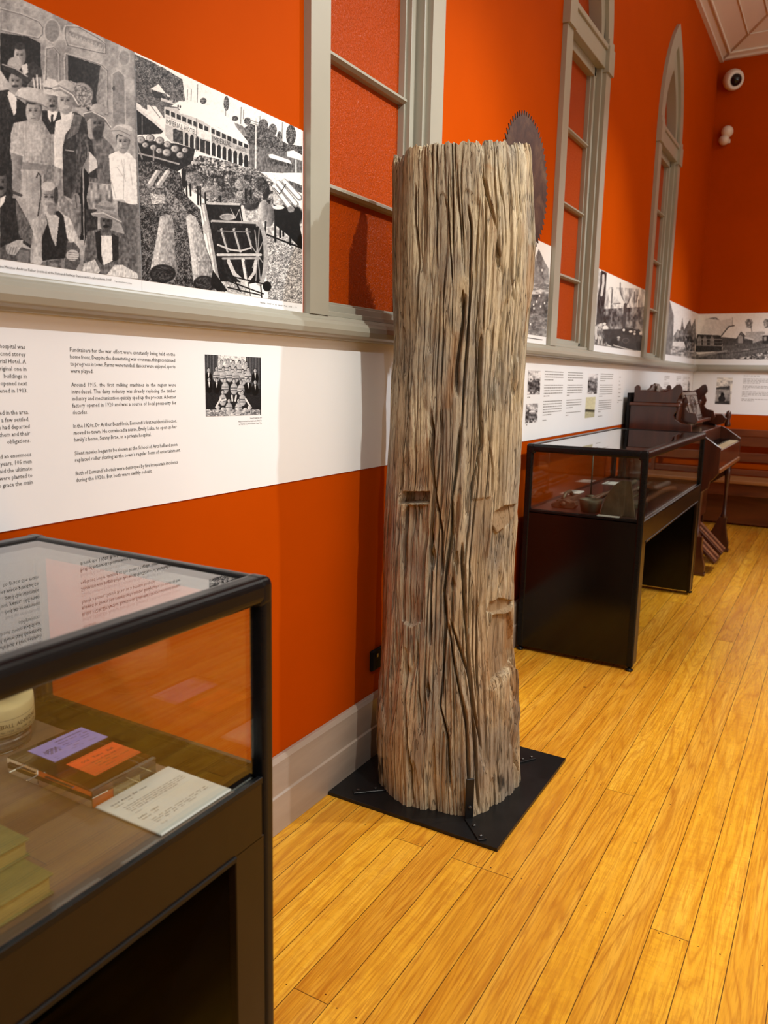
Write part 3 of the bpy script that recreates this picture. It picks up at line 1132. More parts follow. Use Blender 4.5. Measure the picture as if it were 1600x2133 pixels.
# ------------------------------------------------------------------ painting the printed photographs as ink on fine meshes
class Ink:
    """grey picture raster; coordinates are those of an enlarged crop of the photograph: u = u0 + x/k, v = v0 + y/k"""

    def __init__(self, u0, v0, k, x0, y0, x1, y1, base=0.5, res=0.6, seed=1):
        self.k, self.u0, self.v0, self.x0, self.y0, self.r = k, u0, v0, x0, y0, res
        self.w, self.h = int((x1 - x0) * res), int((y1 - y0) * res)
        self.a = np.full((self.h, self.w), float(base))
        yy, xx = np.mgrid[0:self.h, 0:self.w]
        self.X, self.Y = xx / res + x0, yy / res + y0
        self.rs = np.random.RandomState(seed)
        self.seed = seed

    def box(self, xs, ys, pad=4):
        c = lambda v, o, n: int(min(max((v - o) * self.r, 0), n))
        return (slice(c(min(ys) - pad, self.y0, self.h), c(max(ys) + pad, self.y0, self.h)), slice(c(min(xs) - pad, self.x0, self.w), c(max(xs) + pad, self.x0, self.w)))

    def put(self, sl, m, g):
        self.a[sl] = self.a[sl] * (1 - m) + g * m

    def poly(self, pts, g, op=1.0, g2=None, tex=0.0, ts=9):
        """filled outline, grey g on the left fading to g2 on the right, tex = grain"""
        if isinstance(pts[0], (int, float)):
            pts = list(zip(pts[::2], pts[1::2]))
        xs, ys = zip(*pts)
        sl = self.box(xs, ys)
        X, Y = self.X[sl], self.Y[sl]
        if X.size == 0:
            return self
        ins = np.zeros(X.shape, bool)
        n = len(pts)
        for i in range(n):
            (x1, y1), (x2, y2) = pts[i], pts[(i + 1) % n]
            if y1 == y2:
                continue
            ins ^= ((y1 > Y) != (y2 > Y)) & (X < (x2 - x1) * (Y - y1) / (y2 - y1) + x1)
        gg = g
        if g2 is not None:
            gg = g + (g2 - g) * np.clip((X - min(xs)) / (max(xs) - min(xs) + 1e-6), 0, 1)
        if tex:
            gg = gg + tex * (vnoise(X / ts, Y / (ts * 2.0), self.seed + 5) - 0.5) * 2
        self.put(sl, ins * op, gg)
        return self

    def ell(self, cx, cy, rx, ry, g, op=1.0, g2=None, soft=0.12, rot=0.0):
        R = max(rx, ry)
        sl = self.box((cx - R, cx + R), (cy - R, cy + R))
        X, Y = self.X[sl] - cx, self.Y[sl] - cy
        if X.size == 0:
            return self
        c, s = math.cos(rot), math.sin(rot)
        X, Y = X * c + Y * s, -X * s + Y * c
        d = np.sqrt((X / rx) ** 2 + (Y / ry) ** 2)
        m = np.clip((1 - d) / soft + 0.5, 0, 1) * op
        gg = g if g2 is None else g + (g2 - g) * np.clip(X / rx * 0.5 + 0.5, 0, 1)
        self.put(sl, m, gg)
        return self

    def ln(self, pts, w, g, op=1.0):
        if isinstance(pts[0], (int, float)):
            pts = list(zip(pts[::2], pts[1::2]))
        for (x1, y1), (x2, y2) in zip(pts, pts[1:]):
            sl = self.box((x1, x2), (y1, y2), w + 3)
            X, Y = self.X[sl], self.Y[sl]
            if X.size == 0:
                continue
            L = (x2 - x1) ** 2 + (y2 - y1) ** 2 + 1e-9
            t = np.clip(((X - x1) * (x2 - x1) + (Y - y1) * (y2 - y1)) / L, 0, 1)
            d = np.hypot(X - x1 - t * (x2 - x1), Y - y1 - t * (y2 - y1))
            self.put(sl, np.clip((w / 2 - d) * self.r + 0.6, 0, 1) * op, g)
        return self

    def grain(self, pts, lo, hi, sx, sy, op=1.0, thr=None):
        """noise filled outline for grass, leaves, gravel"""
        if isinstance(pts[0], (int, float)):
            pts = list(zip(pts[::2], pts[1::2]))
        xs, ys = zip(*pts)
        sl = self.box(xs, ys)
        X, Y = self.X[sl], self.Y[sl]
        ins = np.zeros(X.shape, bool)
        n = len(pts)
        for i in range(n):
            (x1, y1), (x2, y2) = pts[i], pts[(i + 1) % n]
            if y1 == y2:
                continue
            ins ^= ((y1 > Y) != (y2 > Y)) & (X < (x2 - x1) * (Y - y1) / (y2 - y1) + x1)
        q = 0.5 * vnoise(X / sx, Y / sy, self.seed + 9) + 0.3 * vnoise(X / sx * 2.3, Y / sy * 2.3, self.seed + 10) + 0.2 * vnoise(X / sx * 0.3, Y / sy * 0.3, self.seed + 11)
        q = np.clip((q - 0.3) / 0.4, 0, 1)
        if thr is not None:
            ins = ins & (q > thr)
        self.put(sl, ins * op, lo + (hi - lo) * q)
        return self

    def face(self, cx, cy, rx, ry, g=0.62, beard=None, tash=None, hair=None, shade=0.2):
        """a small portrait head: lit side, brow, eyes, nose, mouth"""
        if hair is not None:
            self.ell(cx, cy - ry * 0.25, rx * 1.10, ry * 0.98, hair)
        self.ell(cx, cy, rx, ry, g + shade * 0.4, g2=g - shade)
        self.ell(cx - rx * 0.42, cy - ry * 0.10, rx * 0.22, ry * 0.09, g - 0.34)
        self.ell(cx + rx * 0.30, cy - ry * 0.08, rx * 0.22, ry * 0.09, g - 0.38)
        self.ln([cx - rx * 0.62, cy - ry * 0.26, cx - rx * 0.18, cy - ry * 0.24], ry * 0.07, g - 0.28, 0.8)
        self.ln([cx + rx * 0.10, cy - ry * 0.24, cx + rx * 0.55, cy - ry * 0.24], ry * 0.07, g - 0.28, 0.8)
        self.ln([cx - rx * 0.02, cy - ry * 0.1, cx - rx * 0.08, cy + ry * 0.24, cx + rx * 0.12, cy + ry * 0.28], ry * 0.07, g - 0.2, 0.7)
        self.ell(cx - rx * .35, cy + ry * .22, rx * .2, ry * .16, g + .16, .6, soft=.6)
        if beard is not None:
            self.ell(cx, cy + ry * 0.78, rx * 0.72, ry * 0.62, beard, soft=0.4)
        if tash is not None:
            self.ell(cx - rx * 0.05, cy + ry * 0.42, rx * 0.52, ry * 0.14, tash, soft=0.4)
        else:
            self.ln([cx - rx * 0.28, cy + ry * 0.52, cx + rx * 0.22, cy + ry * 0.52], ry * 0.06, g - 0.32, 0.85)
        if hair is not None:
            self.ell(cx, cy - ry * 0.88, rx * 0.95, ry * 0.34, hair, soft=0.3)
        return self

    def finish(self, grit=0.05, tone=None):
        a = self.a
        X, Y = self.X, self.Y
        a = a + grit * (vnoise(X / 2.6, Y / 2.6, 3) - 0.5) * 2 + grit * 0.9 * (vnoise(X / 14, Y / 14, 4) - 0.5) * 2
        self.a = np.clip((a - 0.5) * 1.16 + 0.51, 0.015, 0.95)
        return self

    def sample(self, P):
        u, v = pix(P)
        x, y = (u - self.u0) * self.k, (v - self.v0) * self.k
        fx = np.clip((x - self.x0) * self.r, 0, self.w - 1.001)
        fy = np.clip((y - self.y0) * self.r, 0, self.h - 1.001)
        xi, yi = fx.astype(int), fy.astype(int)
        fx, fy = fx - xi, fy - yi
        x1, y1 = np.minimum(xi + 1, self.w - 1), np.minimum(yi + 1, self.h - 1)
        a = self.a
        return (a[yi, xi] * (1 - fx) + a[yi, x1] * fx) * (1 - fy) + (a[y1, xi] * (1 - fx) + a[y1, x1] * fx) * fy


def ink_mesh(name, ink, P00, P10, P11, P01, nx, ny, parent, tint=(1.0, 0.99, 0.96), under=(0.9, 0.88, 0.92)):
    """a sheet between four world corners (bottom near, bottom far, top far, top near) with the picture as ink"""
    s, t = np.meshgrid(np.linspace(0, 1, nx), np.linspace(0, 1, ny))
    s, t = s[..., None], t[..., None]
    P = (np.array(P00) * (1 - s) + np.array(P10) * s) * (1 - t) + (np.array(P01) * (1 - s) + np.array(P11) * s) * t
    V = P.reshape(-1, 3)
    g = ink.sample(V)
    i = np.arange(ny - 1)[:, None] * nx
    j = np.arange(nx - 1)[None, :]
    Q = np.stack([i + j, i + j + 1, i + nx + j + 1, i + nx + j], -1).reshape(-1, 4)
    me = bpy.data.meshes.new(name)
    me.vertices.add(len(V))
    me.vertices.foreach_set('co', V.astype(np.float32).ravel())
    me.loops.add(Q.size)
    me.loops.foreach_set('vertex_index', Q.astype(np.int32).ravel())
    me.polygons.add(len(Q))
    me.polygons.foreach_set('loop_start', np.arange(0, Q.size, 4, dtype=np.int32))
    me.polygons.foreach_set('loop_total', np.full(len(Q), 4, dtype=np.int32))
    me.update(calc_edges=True)
    at = me.color_attributes.new('ink', 'FLOAT_COLOR', 'POINT')
    lin = np.where(g <= 0.04045, g / 12.92, ((g + 0.055) / 1.055) ** 2.4)
    c = np.ones((len(V), 4), np.float32)
    for q in range(3):
        c[:, q] = lin * (tint[q] * g + under[q] * (1 - g))
    at.data.foreach_set('color', c.ravel())
    me.materials.append(M['print'])
    return link(name, me, None, parent)


def paint_station():
    k = Ink(0, 0, 3.441, -420, 0, 1010, 2060, 0.60, 0.62, 3)
    k.grain([-420, 0, 1010, 0, 1010, 2060, -420, 2060], 0.52, 0.68, 60, 90)
    k.poly([960, 390, 1010, 400, 1010, 2010, 985, 2005], 0.48)
    # carriage mouldings
    for pts in ([0, 60, 150, 100, 270, 150, 300, 190, 298, 240, 270, 270, 100, 235, 0, 210], [470, 185, 560, 190, 700, 270, 750, 310, 752, 378, 700, 370, 480, 320, 462, 260, 462, 205],
                [470, 385, 600, 420, 720, 460, 765, 500, 768, 820, 470, 700, 462, 420], [330, 345, 380, 335, 420, 380, 425, 600, 325, 560]):
        k.ln(pts + pts[:2], 14, 0.72, 0.8)
        k.ln([p + 6 for p in pts] + [pts[0] + 6, pts[1] + 6], 6, 0.36, 0.8)
    k.ell(374, 222, 60, 88, 0.70).ell(374, 222, 52, 78, 0.52)
    k.ell(378, 300 + 160, 46, 110, 0.44, 0.5)
    k.ln([505, 240, 740, 330], 34, 0.42, 0.5)
    for i in range(9):
        k.ln([500 + i * 27, 240 + i * 10, 508 + i * 27, 275 + i * 11, 520 + i * 27, 250 + i * 11], 7, 0.70, 0.7)
    k.ell(890, 415, 45, 62, 0.66).ell(890, 415, 36, 52, 0.55)
    k.poly([805, 520, 850, 500, 895, 540, 900, 900, 800, 840], 0.52)
    k.ln([805, 840, 803, 530, 850, 502, 895, 545, 900, 900], 8, 0.70)
    k.ell(815, 632, 10, 18, 0.3)
    k.poly([0, 235, 200, 262, 290, 310, 296, 640, 0, 600], 0.13, tex=0.05)
    k.poly([485, 395, 600, 430, 720, 470, 750, 520, 760, 820, 640, 800, 490, 640], 0.10, g2=0.22, tex=0.06)
    k.poly([720, 480, 765, 520, 768, 820, 705, 800, 690, 700], 0.5, g2=0.62, tex=0.06)
    k.ell(575, 680, 92, 90, 0.58)
    k.grain([500, 575, 655, 640, 660, 770, 520, 770], 0.35, 0.72, 9, 9)
    # people left out of frame, as soft tones
    k.poly([-420, 500, -60, 560, 0, 640, 0, 2060, -420, 2060], 0.25, tex=0.12, ts=60)
    k.poly([-260, 1250, -60, 1150, 0, 1250, 0, 1880, -300, 1880], 0.5, tex=0.1, ts=40)
    # man in carriage window
    k.poly([175, 470, 240, 440, 300, 500, 300, 640, 160, 600], 0.24, tex=0.06)
    k.face(143, 400, 42, 78, 0.66, hair=0.2)
    k.poly([150, 470, 195, 455, 200, 520, 170, 540], 0.8)
    # far left standing man with dark hat
    k.poly([0, 500, 40, 560, 100, 640, 110, 900, 0, 900], 0.78, g2=0.6, tex=0.05)
    k.poly([0, 650, 60, 640, 110, 700, 120, 1000, 100, 1250, 70, 1900, 0, 1900], 0.17, tex=0.06)
    k.poly([60, 650, 130, 700, 120, 800, 100, 830, 55, 690], 0.86)
    k.poly([120, 700, 200, 760, 205, 860, 110, 880], 0.13)
    k.face(112, 585, 48, 75, 0.60, tash=0.26)
    k.ell(105, 460, 52, 52, 0.66).poly([10, 455, 100, 480, 190, 540, 212, 580, 180, 585, 120, 545, 30, 500], 0.24).ln([20, 462, 110, 490, 195, 548], 8, 0.66)
    # flowered hat woman
    k.poly([185, 620, 240, 560, 300, 548, 320, 620], 0.6, 0.6, tex=0.2, ts=6)
    for i in range(5):
        k.ln([250 + i * 22, 640, 238 + i * 26, 560 - (i % 2) * 20], 9, 0.82)
    k.face(240, 800, 55, 92, 0.66, hair=0.22)
    k.poly([205, 870, 275, 870, 290, 910, 195, 905], 0.62)
    k.poly([108, 680, 130, 640, 200, 622, 300, 640, 345, 690, 356, 740, 340, 775, 280, 740, 190, 720, 120, 700], 0.82, g2=0.66, tex=0.05, ts=14)
    k.ln([112, 690, 200, 722, 290, 745, 345, 775], 9, 0.5)
    k.poly([100, 880, 190, 870, 300, 890, 370, 960, 388, 1080, 350, 1180, 340, 1230, 150, 1180, 130, 1120, 72, 1100, 78, 960], 0.74, g2=0.56, tex=0.09, ts=10)
    for i in range(6):
        k.ln([160 + i * 22, 900, 175 + i * 18, 1140], 4, 0.55, 0.6)
    k.ell(240, 1010, 62, 110, 0.80, 0.5, soft=0.6)
    k.poly([72, 1090, 165, 1120, 160, 1150, 150, 1290, 90, 1300, 85, 1160], 0.66, g2=0.42)
    k.ell(118, 1330, 32, 62, 0.55).ln([100, 1380, 150, 1400], 22, 0.30)
    k.poly([160, 1160, 330, 1180, 340, 1220, 160, 1215], 0.52)
    k.poly([150, 1215, 335, 1220, 330, 1300, 300, 1420, 280, 1560, 260, 1720, 200, 1560, 170, 1450], 0.70, g2=0.60, tex=0.07, ts=22)
    for x in (190, 230, 270):
        k.ln([x, 1230, x + 10, 1640], 5, 0.55, 0.6)
    k.poly([320, 1180, 390, 1180, 386, 1300, 310, 1310], 0.5, tex=0.1)
    k.ln([262, 1270, 275, 1240, 290, 1260, 295, 1400, 270, 1560], 10, 0.22)
    # man behind, straw boater
    k.poly([300, 790, 440, 800, 440, 960, 360, 960, 300, 860], 0.18, tex=0.04)
    k.poly([340, 790, 415, 800, 400, 850, 370, 890, 345, 840], 0.88).poly([366, 820, 384, 820, 380, 900, 362, 880], 0.12)
    k.face(376, 730, 40, 72, 0.56, tash=0.2)
    k.ell(362, 605, 52, 40, 0.80).poly([310, 640, 414, 650, 418, 690, 312, 670], 0.78).ln([320, 628, 410, 640], 12, 0.4)
    # tall man in pale felt hat and open coat
    k.poly([440, 820, 540, 800, 620, 850, 632, 950, 625, 1100, 590, 1180, 575, 1380, 540, 1450, 500, 1420, 455, 1400, 448, 1200], 0.22, tex=0.07, ts=16)
    k.poly([400, 870, 530, 810, 520, 900, 470, 960, 448, 1060, 450, 1215, 390, 1190, 385, 1000], 0.86, g2=0.72, tex=0.04)
    k.poly([530, 820, 590, 830, 560, 950, 480, 1000], 0.40, tex=0.06)
    k.poly([560, 1180, 590, 1190, 600, 1720, 575, 1720, 550, 1400], 0.06)
    k.ln([470, 1075, 530, 1085], 7, 0.6)
    k.poly([545, 960, 632, 960, 625, 1130, 585, 1210, 575, 1380, 500, 1430, 545, 1300], 0.30, tex=0.14, ts=9)
    k.poly([390, 1190, 450, 1215, 455, 1400, 510, 1460, 580, 1460, 582, 1660, 560, 1760, 500, 1580, 420, 1500], 0.60, g2=0.44, tex=0.12, ts=12)
    k.poly([600, 1200, 640, 1250, 630, 1640, 605, 1760], 0.05)
    k.ell(545, 1440, 30, 56, 0.52).ln([540, 1400, 552, 1490], 7, 0.3)
    k.poly([430, 800, 520, 800, 512, 850, 470, 870, 440, 850], 0.84)
    k.face(470, 725, 58, 95, 0.66, tash=0.72)
    k.ell(465, 630, 66, 58, 0.80, g2=0.62).poly([375, 625, 420, 605, 520, 660, 560, 720, 568, 760, 540, 770, 500, 690, 430, 650, 385, 660], 0.62, g2=0.45).ln([380, 635, 430, 628, 520, 680, 560, 750], 8, 0.82)
    # bearded man in hat
    k.poly([640, 1000, 740, 980, 800, 1040, 835, 1110, 800, 1330, 640, 1300], 0.40, tex=0.10, ts=12)
    k.poly([630, 980, 660, 1010, 700, 1280, 640, 1270], 0.20, tex=0.06).poly([636, 1080, 690, 1140, 700, 1200, 640, 1240], 0.78)
    k.poly([640, 1310, 800, 1320, 830, 1500, 800, 1500, 640, 1520, 620, 1420], 0.55, tex=0.22, ts=16)
    k.poly([615, 1500, 700, 1500, 700, 1660, 615, 1680], 0.2, tex=0.1)
    k.face(700, 890, 50, 84, 0.46, beard=0.22, tash=0.28)
    k.ell(698, 790, 55, 48, 0.74, g2=0.55).poly([598, 805, 650, 790, 740, 830, 790, 890, 798, 930, 760, 880, 690, 845, 640, 850, 620, 880, 604, 840], 0.40).ln([602, 812, 660, 800, 750, 845, 795, 910], 8, 0.76)
    # boy in white jacket
    k.poly([780, 1110, 860, 1075, 930, 1100, 975, 1150, 985, 1460, 920, 1470, 885, 1430, 810, 1430, 790, 1250], 0.90, g2=0.84, tex=0.03)
    for p in ([870, 1140, 900, 1300], [840, 1200, 880, 1260], [930, 1180, 950, 1330], [890, 1140, 885, 1430], [800, 1300, 830, 1420]):
        k.ln(p, 5, 0.62, 0.7)
    k.face(882, 1020, 46, 82, 0.64, hair=0.24)
    k.ell(880, 925, 68, 34, 0.76).poly([795, 930, 850, 900, 940, 940, 970, 1000, 960, 1050, 925, 990, 850, 960, 815, 980], 0.70, g2=0.6).ln([800, 938, 860, 935, 930, 970], 8, 0.5)
    k.poly([840, 1440, 985, 1475, 985, 1900, 930, 1780, 880, 1640, 845, 1540], 0.32, g2=0.42, tex=0.09, ts=12)
    # seated men along the front
    k.poly([0, 1400, 60, 1420, 110, 1420, 190, 1560, 236, 1660, 220, 1780, 130, 1720, 60, 1780, 0, 1790], 0.16, tex=0.05)
    k.poly([110, 1430, 190, 1560, 236, 1670, 225, 1760, 140, 1700, 120, 1560], 0.38, tex=0.10, ts=8)
    k.poly([0, 1420, 40, 1400, 30, 1450, 0, 1490], 0.86)
    k.face(8, 1310, 44, 92, 0.48, hair=0.12, tash=0.1)
    k.poly([0, 1780, 60, 1740, 220, 1790, 215, 1895, 0, 1868], 0.34, tex=0.08).poly([140, 1790, 210, 1800, 200, 1890, 120, 1880], 0.45)
    k.poly([40, 1760, 120, 1720, 165, 1720, 160, 1760, 110, 1830, 50, 1820], 0.66, tex=0.05)
    for i in range(4):
        k.ln([60 + i * 20, 1770, 50 + i * 18, 1818], 4, 0.35)
    k.poly([300, 1535, 420, 1510, 470, 1560, 490, 1700, 470, 1850, 300, 1870, 290, 1640], 0.13, tex=0.05)
    k.poly([225, 1580, 320, 1520, 340, 1600, 300, 1700, 300, 1890, 225, 1900, 250, 1740], 0.72, g2=0.55, tex=0.10, ts=10)
    k.poly([330, 1540, 400, 1540, 425, 1560, 400, 1770, 370, 1700], 0.70, tex=0.05)
    k.poly([455, 1540, 500, 1560, 560, 1700, 605, 1830, 560, 1830, 480, 1700], 0.80, g2=0.66, tex=0.10, ts=10)
    k.poly([230, 1880, 300, 1880, 460, 1850, 460, 1950, 330, 1935, 240, 1905], 0.38, tex=0.16, ts=12)
    k.poly([480, 1740, 530, 1735, 570, 1780, 575, 1880, 540, 1940, 460, 1930, 470, 1820], 0.34, tex=0.05)
    k.ell(520, 1830, 46, 40, 0.72)
    for i in range(4):
        k.ln([490, 1808 + i * 17, 560, 1815 + i * 15], 4, 0.38)
    k.ell(268, 1870, 36, 34, 0.74)
    k.face(355, 1420, 58, 100, 0.60, beard=0.72, tash=0.55, shade=0.22)
    k.ell(345, 1335, 50, 34, 0.72).ell(402, 1400, 16, 60, 0.24)
    k.ell(372, 1500, 34, 44, 0.40, 0.6)
    k.poly([625, 1660, 720, 1640, 800, 1650, 900, 1680, 960, 1780, 985, 1900, 985, 1990, 740, 1985, 590, 1950, 610, 1780], 0.38, tex=0.12, ts=10)
    k.poly([680, 1670, 720, 1650, 740, 1800, 730, 1900, 700, 1860], 0.12).poly([800, 1670, 850, 1700, 850, 1860, 800, 1880], 0.15)
    k.poly([725, 1690, 800, 1690, 806, 1870, 745, 1900, 728, 1830], 0.84, tex=0.04)
    k.face(762, 1590, 44, 78, 0.34, tash=0.1, shade=0.1)
    k.ell(752, 1490, 62, 52, 0.58).poly([650, 1530, 720, 1505, 840, 1545, 878, 1580, 868, 1610, 810, 1575, 740, 1560, 670, 1550], 0.60, g2=0.45).ln([655, 1532, 740, 1525, 870, 1590], 7, 0.74)
    k.ln([690, 1480, 810, 1500], 22, 0.42, 0.7)
    k.poly([600, 1890, 680, 1860, 720, 1940, 700, 1965, 590, 1945], 0.72, tex=0.12, ts=8)
    k.poly([820, 1900, 880, 1900, 985, 1960, 990, 1995, 760, 1975], 0.78, tex=0.12, ts=9)
    return k.finish(0.055)


def paint_hotel():
    k = Ink(270, 100, 3.808, 0, 0, 1409, 2133, 0.90, 0.62, 7)
    k.poly([0, 30, 1400, 640, 1400, 900, 0, 500], 0.88)
    # wooded hill at left
    k.grain([22, 40, 180, 110, 300, 180, 420, 250, 440, 420, 360, 440, 22, 420], 0.06, 0.62, 11, 13)
    k.grain([60, 60, 300, 170, 420, 260, 430, 420, 300, 400, 22, 330], 0.08, 0.5, 7, 9, thr=0.3)
    for x, a, b in ((540, 290, 430), (490, 330, 420), (460, 330, 410), (385, 300, 430), (765, 390, 540), (885, 470, 600), (905, 490, 560), (1035, 540, 640), (1212, 590, 750), (1130, 610, 700)):
        k.ln([x, a, x - 3, b], 5, 0.42)
    for x, y, rx, ry in ((585, 420, 26, 26), (768, 440, 22, 60), (836, 560, 26, 22), (935, 580, 28, 30), (1060, 620, 40, 60), (1135, 650, 34, 50), (1280, 690, 40, 85), (1190, 700, 20, 40)):
        k.grain([(x + rx * math.cos(t * .5), y + ry * math.sin(t * .5)) for t in range(13)], 0.08, 0.55, 6, 6)
    k.grain([900, 640, 960, 600, 1100, 640, 1180, 720, 1250, 760, 1370, 780, 1370, 850, 900, 800], 0.15, 0.5, 9, 10)
    k.poly([830, 590, 900, 620, 930, 700, 870, 700], 0.52, tex=0.1)
    k.poly([900, 760, 1100, 800, 1370, 850, 1370, 1000, 1000, 980, 880, 900], 0.42, tex=0.12, ts=8)
    # hill cottages and shed roofs
    k.grain([22, 340, 200, 370, 330, 440, 420, 480, 270, 560, 22, 430], 0.25, 0.5, 10, 6)
    k.poly([165, 325, 230, 285, 290, 365, 240, 350], 0.88).poly([175, 340, 240, 355, 290, 400, 200, 400], 0.2).poly([290, 360, 325, 385, 300, 385], 0.9).poly([250, 395, 340, 425, 330, 440, 250, 420], 0.75)
    k.poly([35, 420, 90, 455, 110, 495, 60, 480], 0.85).poly([140, 450, 210, 465, 275, 560, 210, 545, 140, 520], 0.86).ln([165, 455, 240, 550], 5, 0.4)
    k.poly([40, 470, 150, 560, 275, 650, 250, 680, 50, 690], 0.12, tex=0.06).ln([60, 480, 200, 590, 270, 650], 20, 0.8)
    k.ln([100, 540, 100, 690], 10, 0.34)
    # the hotel: hipped roof, upper verandah, name band, arcade
    k.poly([330, 460, 395, 420, 560, 440, 740, 520, 800, 570, 945, 750, 700, 640, 560, 560, 430, 520, 380, 470], 0.92)
    k.poly([275, 465, 385, 480, 400, 520, 560, 560, 650, 600, 945, 760, 950, 900, 850, 870, 645, 860, 500, 800, 345, 760, 280, 690], 0.72)
    k.poly([420, 480, 560, 540, 700, 630, 940, 750, 945, 770, 700, 655, 560, 570, 420, 515], 0.93)
    for i in range(15):
        x0 = 285 + i * 44 + (i > 7) * 6
        yt = 485 + i * 18.5 + max(0, i - 8) * 2
        x1 = x0 + 32
        if x1 > 945:
            break
        k.poly([x0, yt, x1, yt + 13, x1, yt + 50, x0, yt + 38], 0.14, tex=0.05)
        k.ln([x0 - 4, yt - 2, x0 - 4, yt + 70], 5, 0.9)
        k.ln([x0 - 4, yt + 48, x1 + 6, yt + 62], 3, 0.92)
    k.ell(385, 462, 6, 12, 0.1).ell(402, 466, 6, 12, 0.1)
    k.poly([283, 552, 550, 640, 550, 700, 283, 605], 0.84).poly([550, 640, 645, 668, 645, 738, 550, 705], 0.84)
    k.poly([650, 690, 945, 800, 948, 840, 650, 745], 0.66)
    for i in range(14):
        x0 = 350 + i * 43
        yt = 640 + i * 15.8
        if x0 > 925:
            break
        w = 15
        if x0 > 540 and x0 < 640:
            continue
        k.ell(x0 + w, yt + 30, w, 30, 0.10, soft=0.2).poly([x0, yt + 28, x0 + 2 * w, yt + 36, x0 + 2 * w, yt + 110, x0, yt + 100], 0.10, tex=0.04)
        k.ln([x0 - 5, yt + 20, x0 - 5, yt + 110], 4, 0.88)
    k.poly([560, 720, 640, 745, 640, 850, 560, 820], 0.16, tex=0.05).ln([600, 740, 600, 840], 4, 0.8)
    k.poly([345, 640, 420, 660, 420, 760, 345, 740], 0.25, tex=0.15, ts=7)
    k.ln([532, 560, 532, 820], 6, 0.42).ln([645, 600, 645, 860], 6, 0.93).ln([280, 470, 280, 690], 7, 0.88)
    # power pole and sheds at right
    k.ln([1002, 560, 1000, 1020], 12, 0.80).ln([965, 575, 1040, 600], 5, 0.4).ln([970, 595, 1035, 615], 4, 0.4)
    k.poly([1100, 845, 1130, 840, 1300, 900, 1300, 925, 1110, 870], 0.92).poly([1105, 870, 1300, 925, 1300, 950, 1110, 915], 0.3, tex=0.2, ts=7)
    k.poly([1250, 820, 1300, 810, 1368, 850, 1368, 895, 1250, 860], 0.92).poly([1260, 865, 1368, 895, 1368, 980, 1300, 950], 0.42, tex=0.1).ln([1320, 890, 1320, 985], 9, 0.92)
    k.poly([1220, 990, 1368, 990, 1368, 1080, 1215, 1020], 0.90).poly([1260, 1050, 1368, 1090, 1368, 1150, 1260, 1120], 0.35, tex=0.15)
    # road
    k.grain([500, 860, 850, 930, 1080, 1000, 1140, 1060, 1368, 1300, 1368, 2040, 1180, 1980, 1080, 1480, 640, 1240, 470, 1000], 0.55, 0.86, 16, 12)
    k.grain([1060, 1480, 1368, 1560, 1368, 2040, 1100, 1990], 0.36, 0.84, 7, 6)
    # log wagon at left
    k.poly([50, 720, 380, 760, 520, 800, 500, 900, 380, 980, 60, 900], 0.12, tex=0.06)
    for x, y, r in ((90, 730, 34), (165, 715, 34), (240, 735, 34), (300, 765, 30), (190, 790, 28), (235, 815, 26), (295, 830, 36), (360, 800, 34), (400, 850, 30), (440, 810, 26), (125, 770, 26)):
        k.ell(x, y, r, r * 0.9, 0.35).ell(x - 3, y - 2, r * 0.78, r * 0.7, 0.80, g2=0.55).ell(x - 2, y, r * 0.25, r * 0.25, 0.5)
    k.ln([50, 830, 210, 870, 390, 920], 12, 0.62).ln([190, 800, 190, 890], 12, 0.55).ln([60, 760, 100, 880], 12, 0.5)
    # rough grass
    k.grain([58, 900, 200, 900, 400, 990, 440, 1160, 560, 1280, 600, 1560, 700, 1830, 760, 1935, 78, 1850], 0.05, 0.52, 7, 8)
    k.grain([58, 1000, 240, 1060, 420, 1240, 520, 1420, 470, 1500, 300, 1300, 60, 1240], 0.22, 0.62, 9, 9)
    k.grain([160, 1150, 280, 1170, 285, 1230, 180, 1240], 0.5, 0.85, 9, 6)
    for p in ([160, 1080, 220, 985], [230, 1090, 300, 985]):
        k.ln(p, 40, 0.62).ln([p[0] - 5, p[1] - 12, p[2] - 6, p[3] - 8], 16, 0.82)
    # bullock team: pale and dark backs with legs
    rs = random.Random(5)
    k.grain([410, 960, 560, 850, 700, 880, 1000, 960, 1140, 1060, 1140, 1240, 900, 1260, 640, 1240, 470, 1100], 0.04, 0.8, 15, 10, 0.85)
    for i in range(46):
        x = 440 + rs.random() * 520
        y = 880 + (x - 440) * 0.28 + rs.random() * 170
        g = rs.choice([0.08, 0.12, 0.2, 0.55, 0.78])
        k.poly([x - 34, y - 12, x - 10, y - 20, x + 26, y - 12, x + 36, y + 6, x + 20, y + 18, x - 22, y + 16, x - 38, y + 4], g, g2=max(0.05, g - 0.3), tex=0.12, ts=6)
        k.ln([x - 14, y + 10, x - 16, y + 52], 8, 0.08).ln([x + 14, y + 10, x + 16, y + 50], 8, 0.10)
    for x, y, rx, ry, g in ((500, 1040, 80, 58, 0.66), (640, 1140, 85, 50, 0.8), (880, 1080, 46, 46, 0.85), (875, 1170, 40, 36, 0.88), (780, 1180, 60, 50, 0.4), (860, 1230, 90, 42, 0.72), (960, 1230, 70, 60, 0.3), (1080, 1130, 30, 70, 0.24), (1040, 1080, 40, 60, 0.2)):
        k.ell(x, y, rx, ry, g, g2=g * 0.4, soft=0.25)
    k.grain([430, 940, 1000, 960, 1100, 1100, 1000, 1240, 640, 1230, 440, 1100], 0.05, 0.9, 7, 6, 0.35)
    for x, a, b in ((450, 1060, 1180), (480, 1080, 1170), (540, 1100, 1240), (560, 1100, 1250), (600, 1150, 1260), (720, 1180, 1260), (920, 1120, 1220), (960, 1130, 1190)):
        k.ln([x, a, x + 4, b], 14, 0.10)
    k.poly([410, 970, 450, 960, 440, 1120, 415, 1090], 0.10)
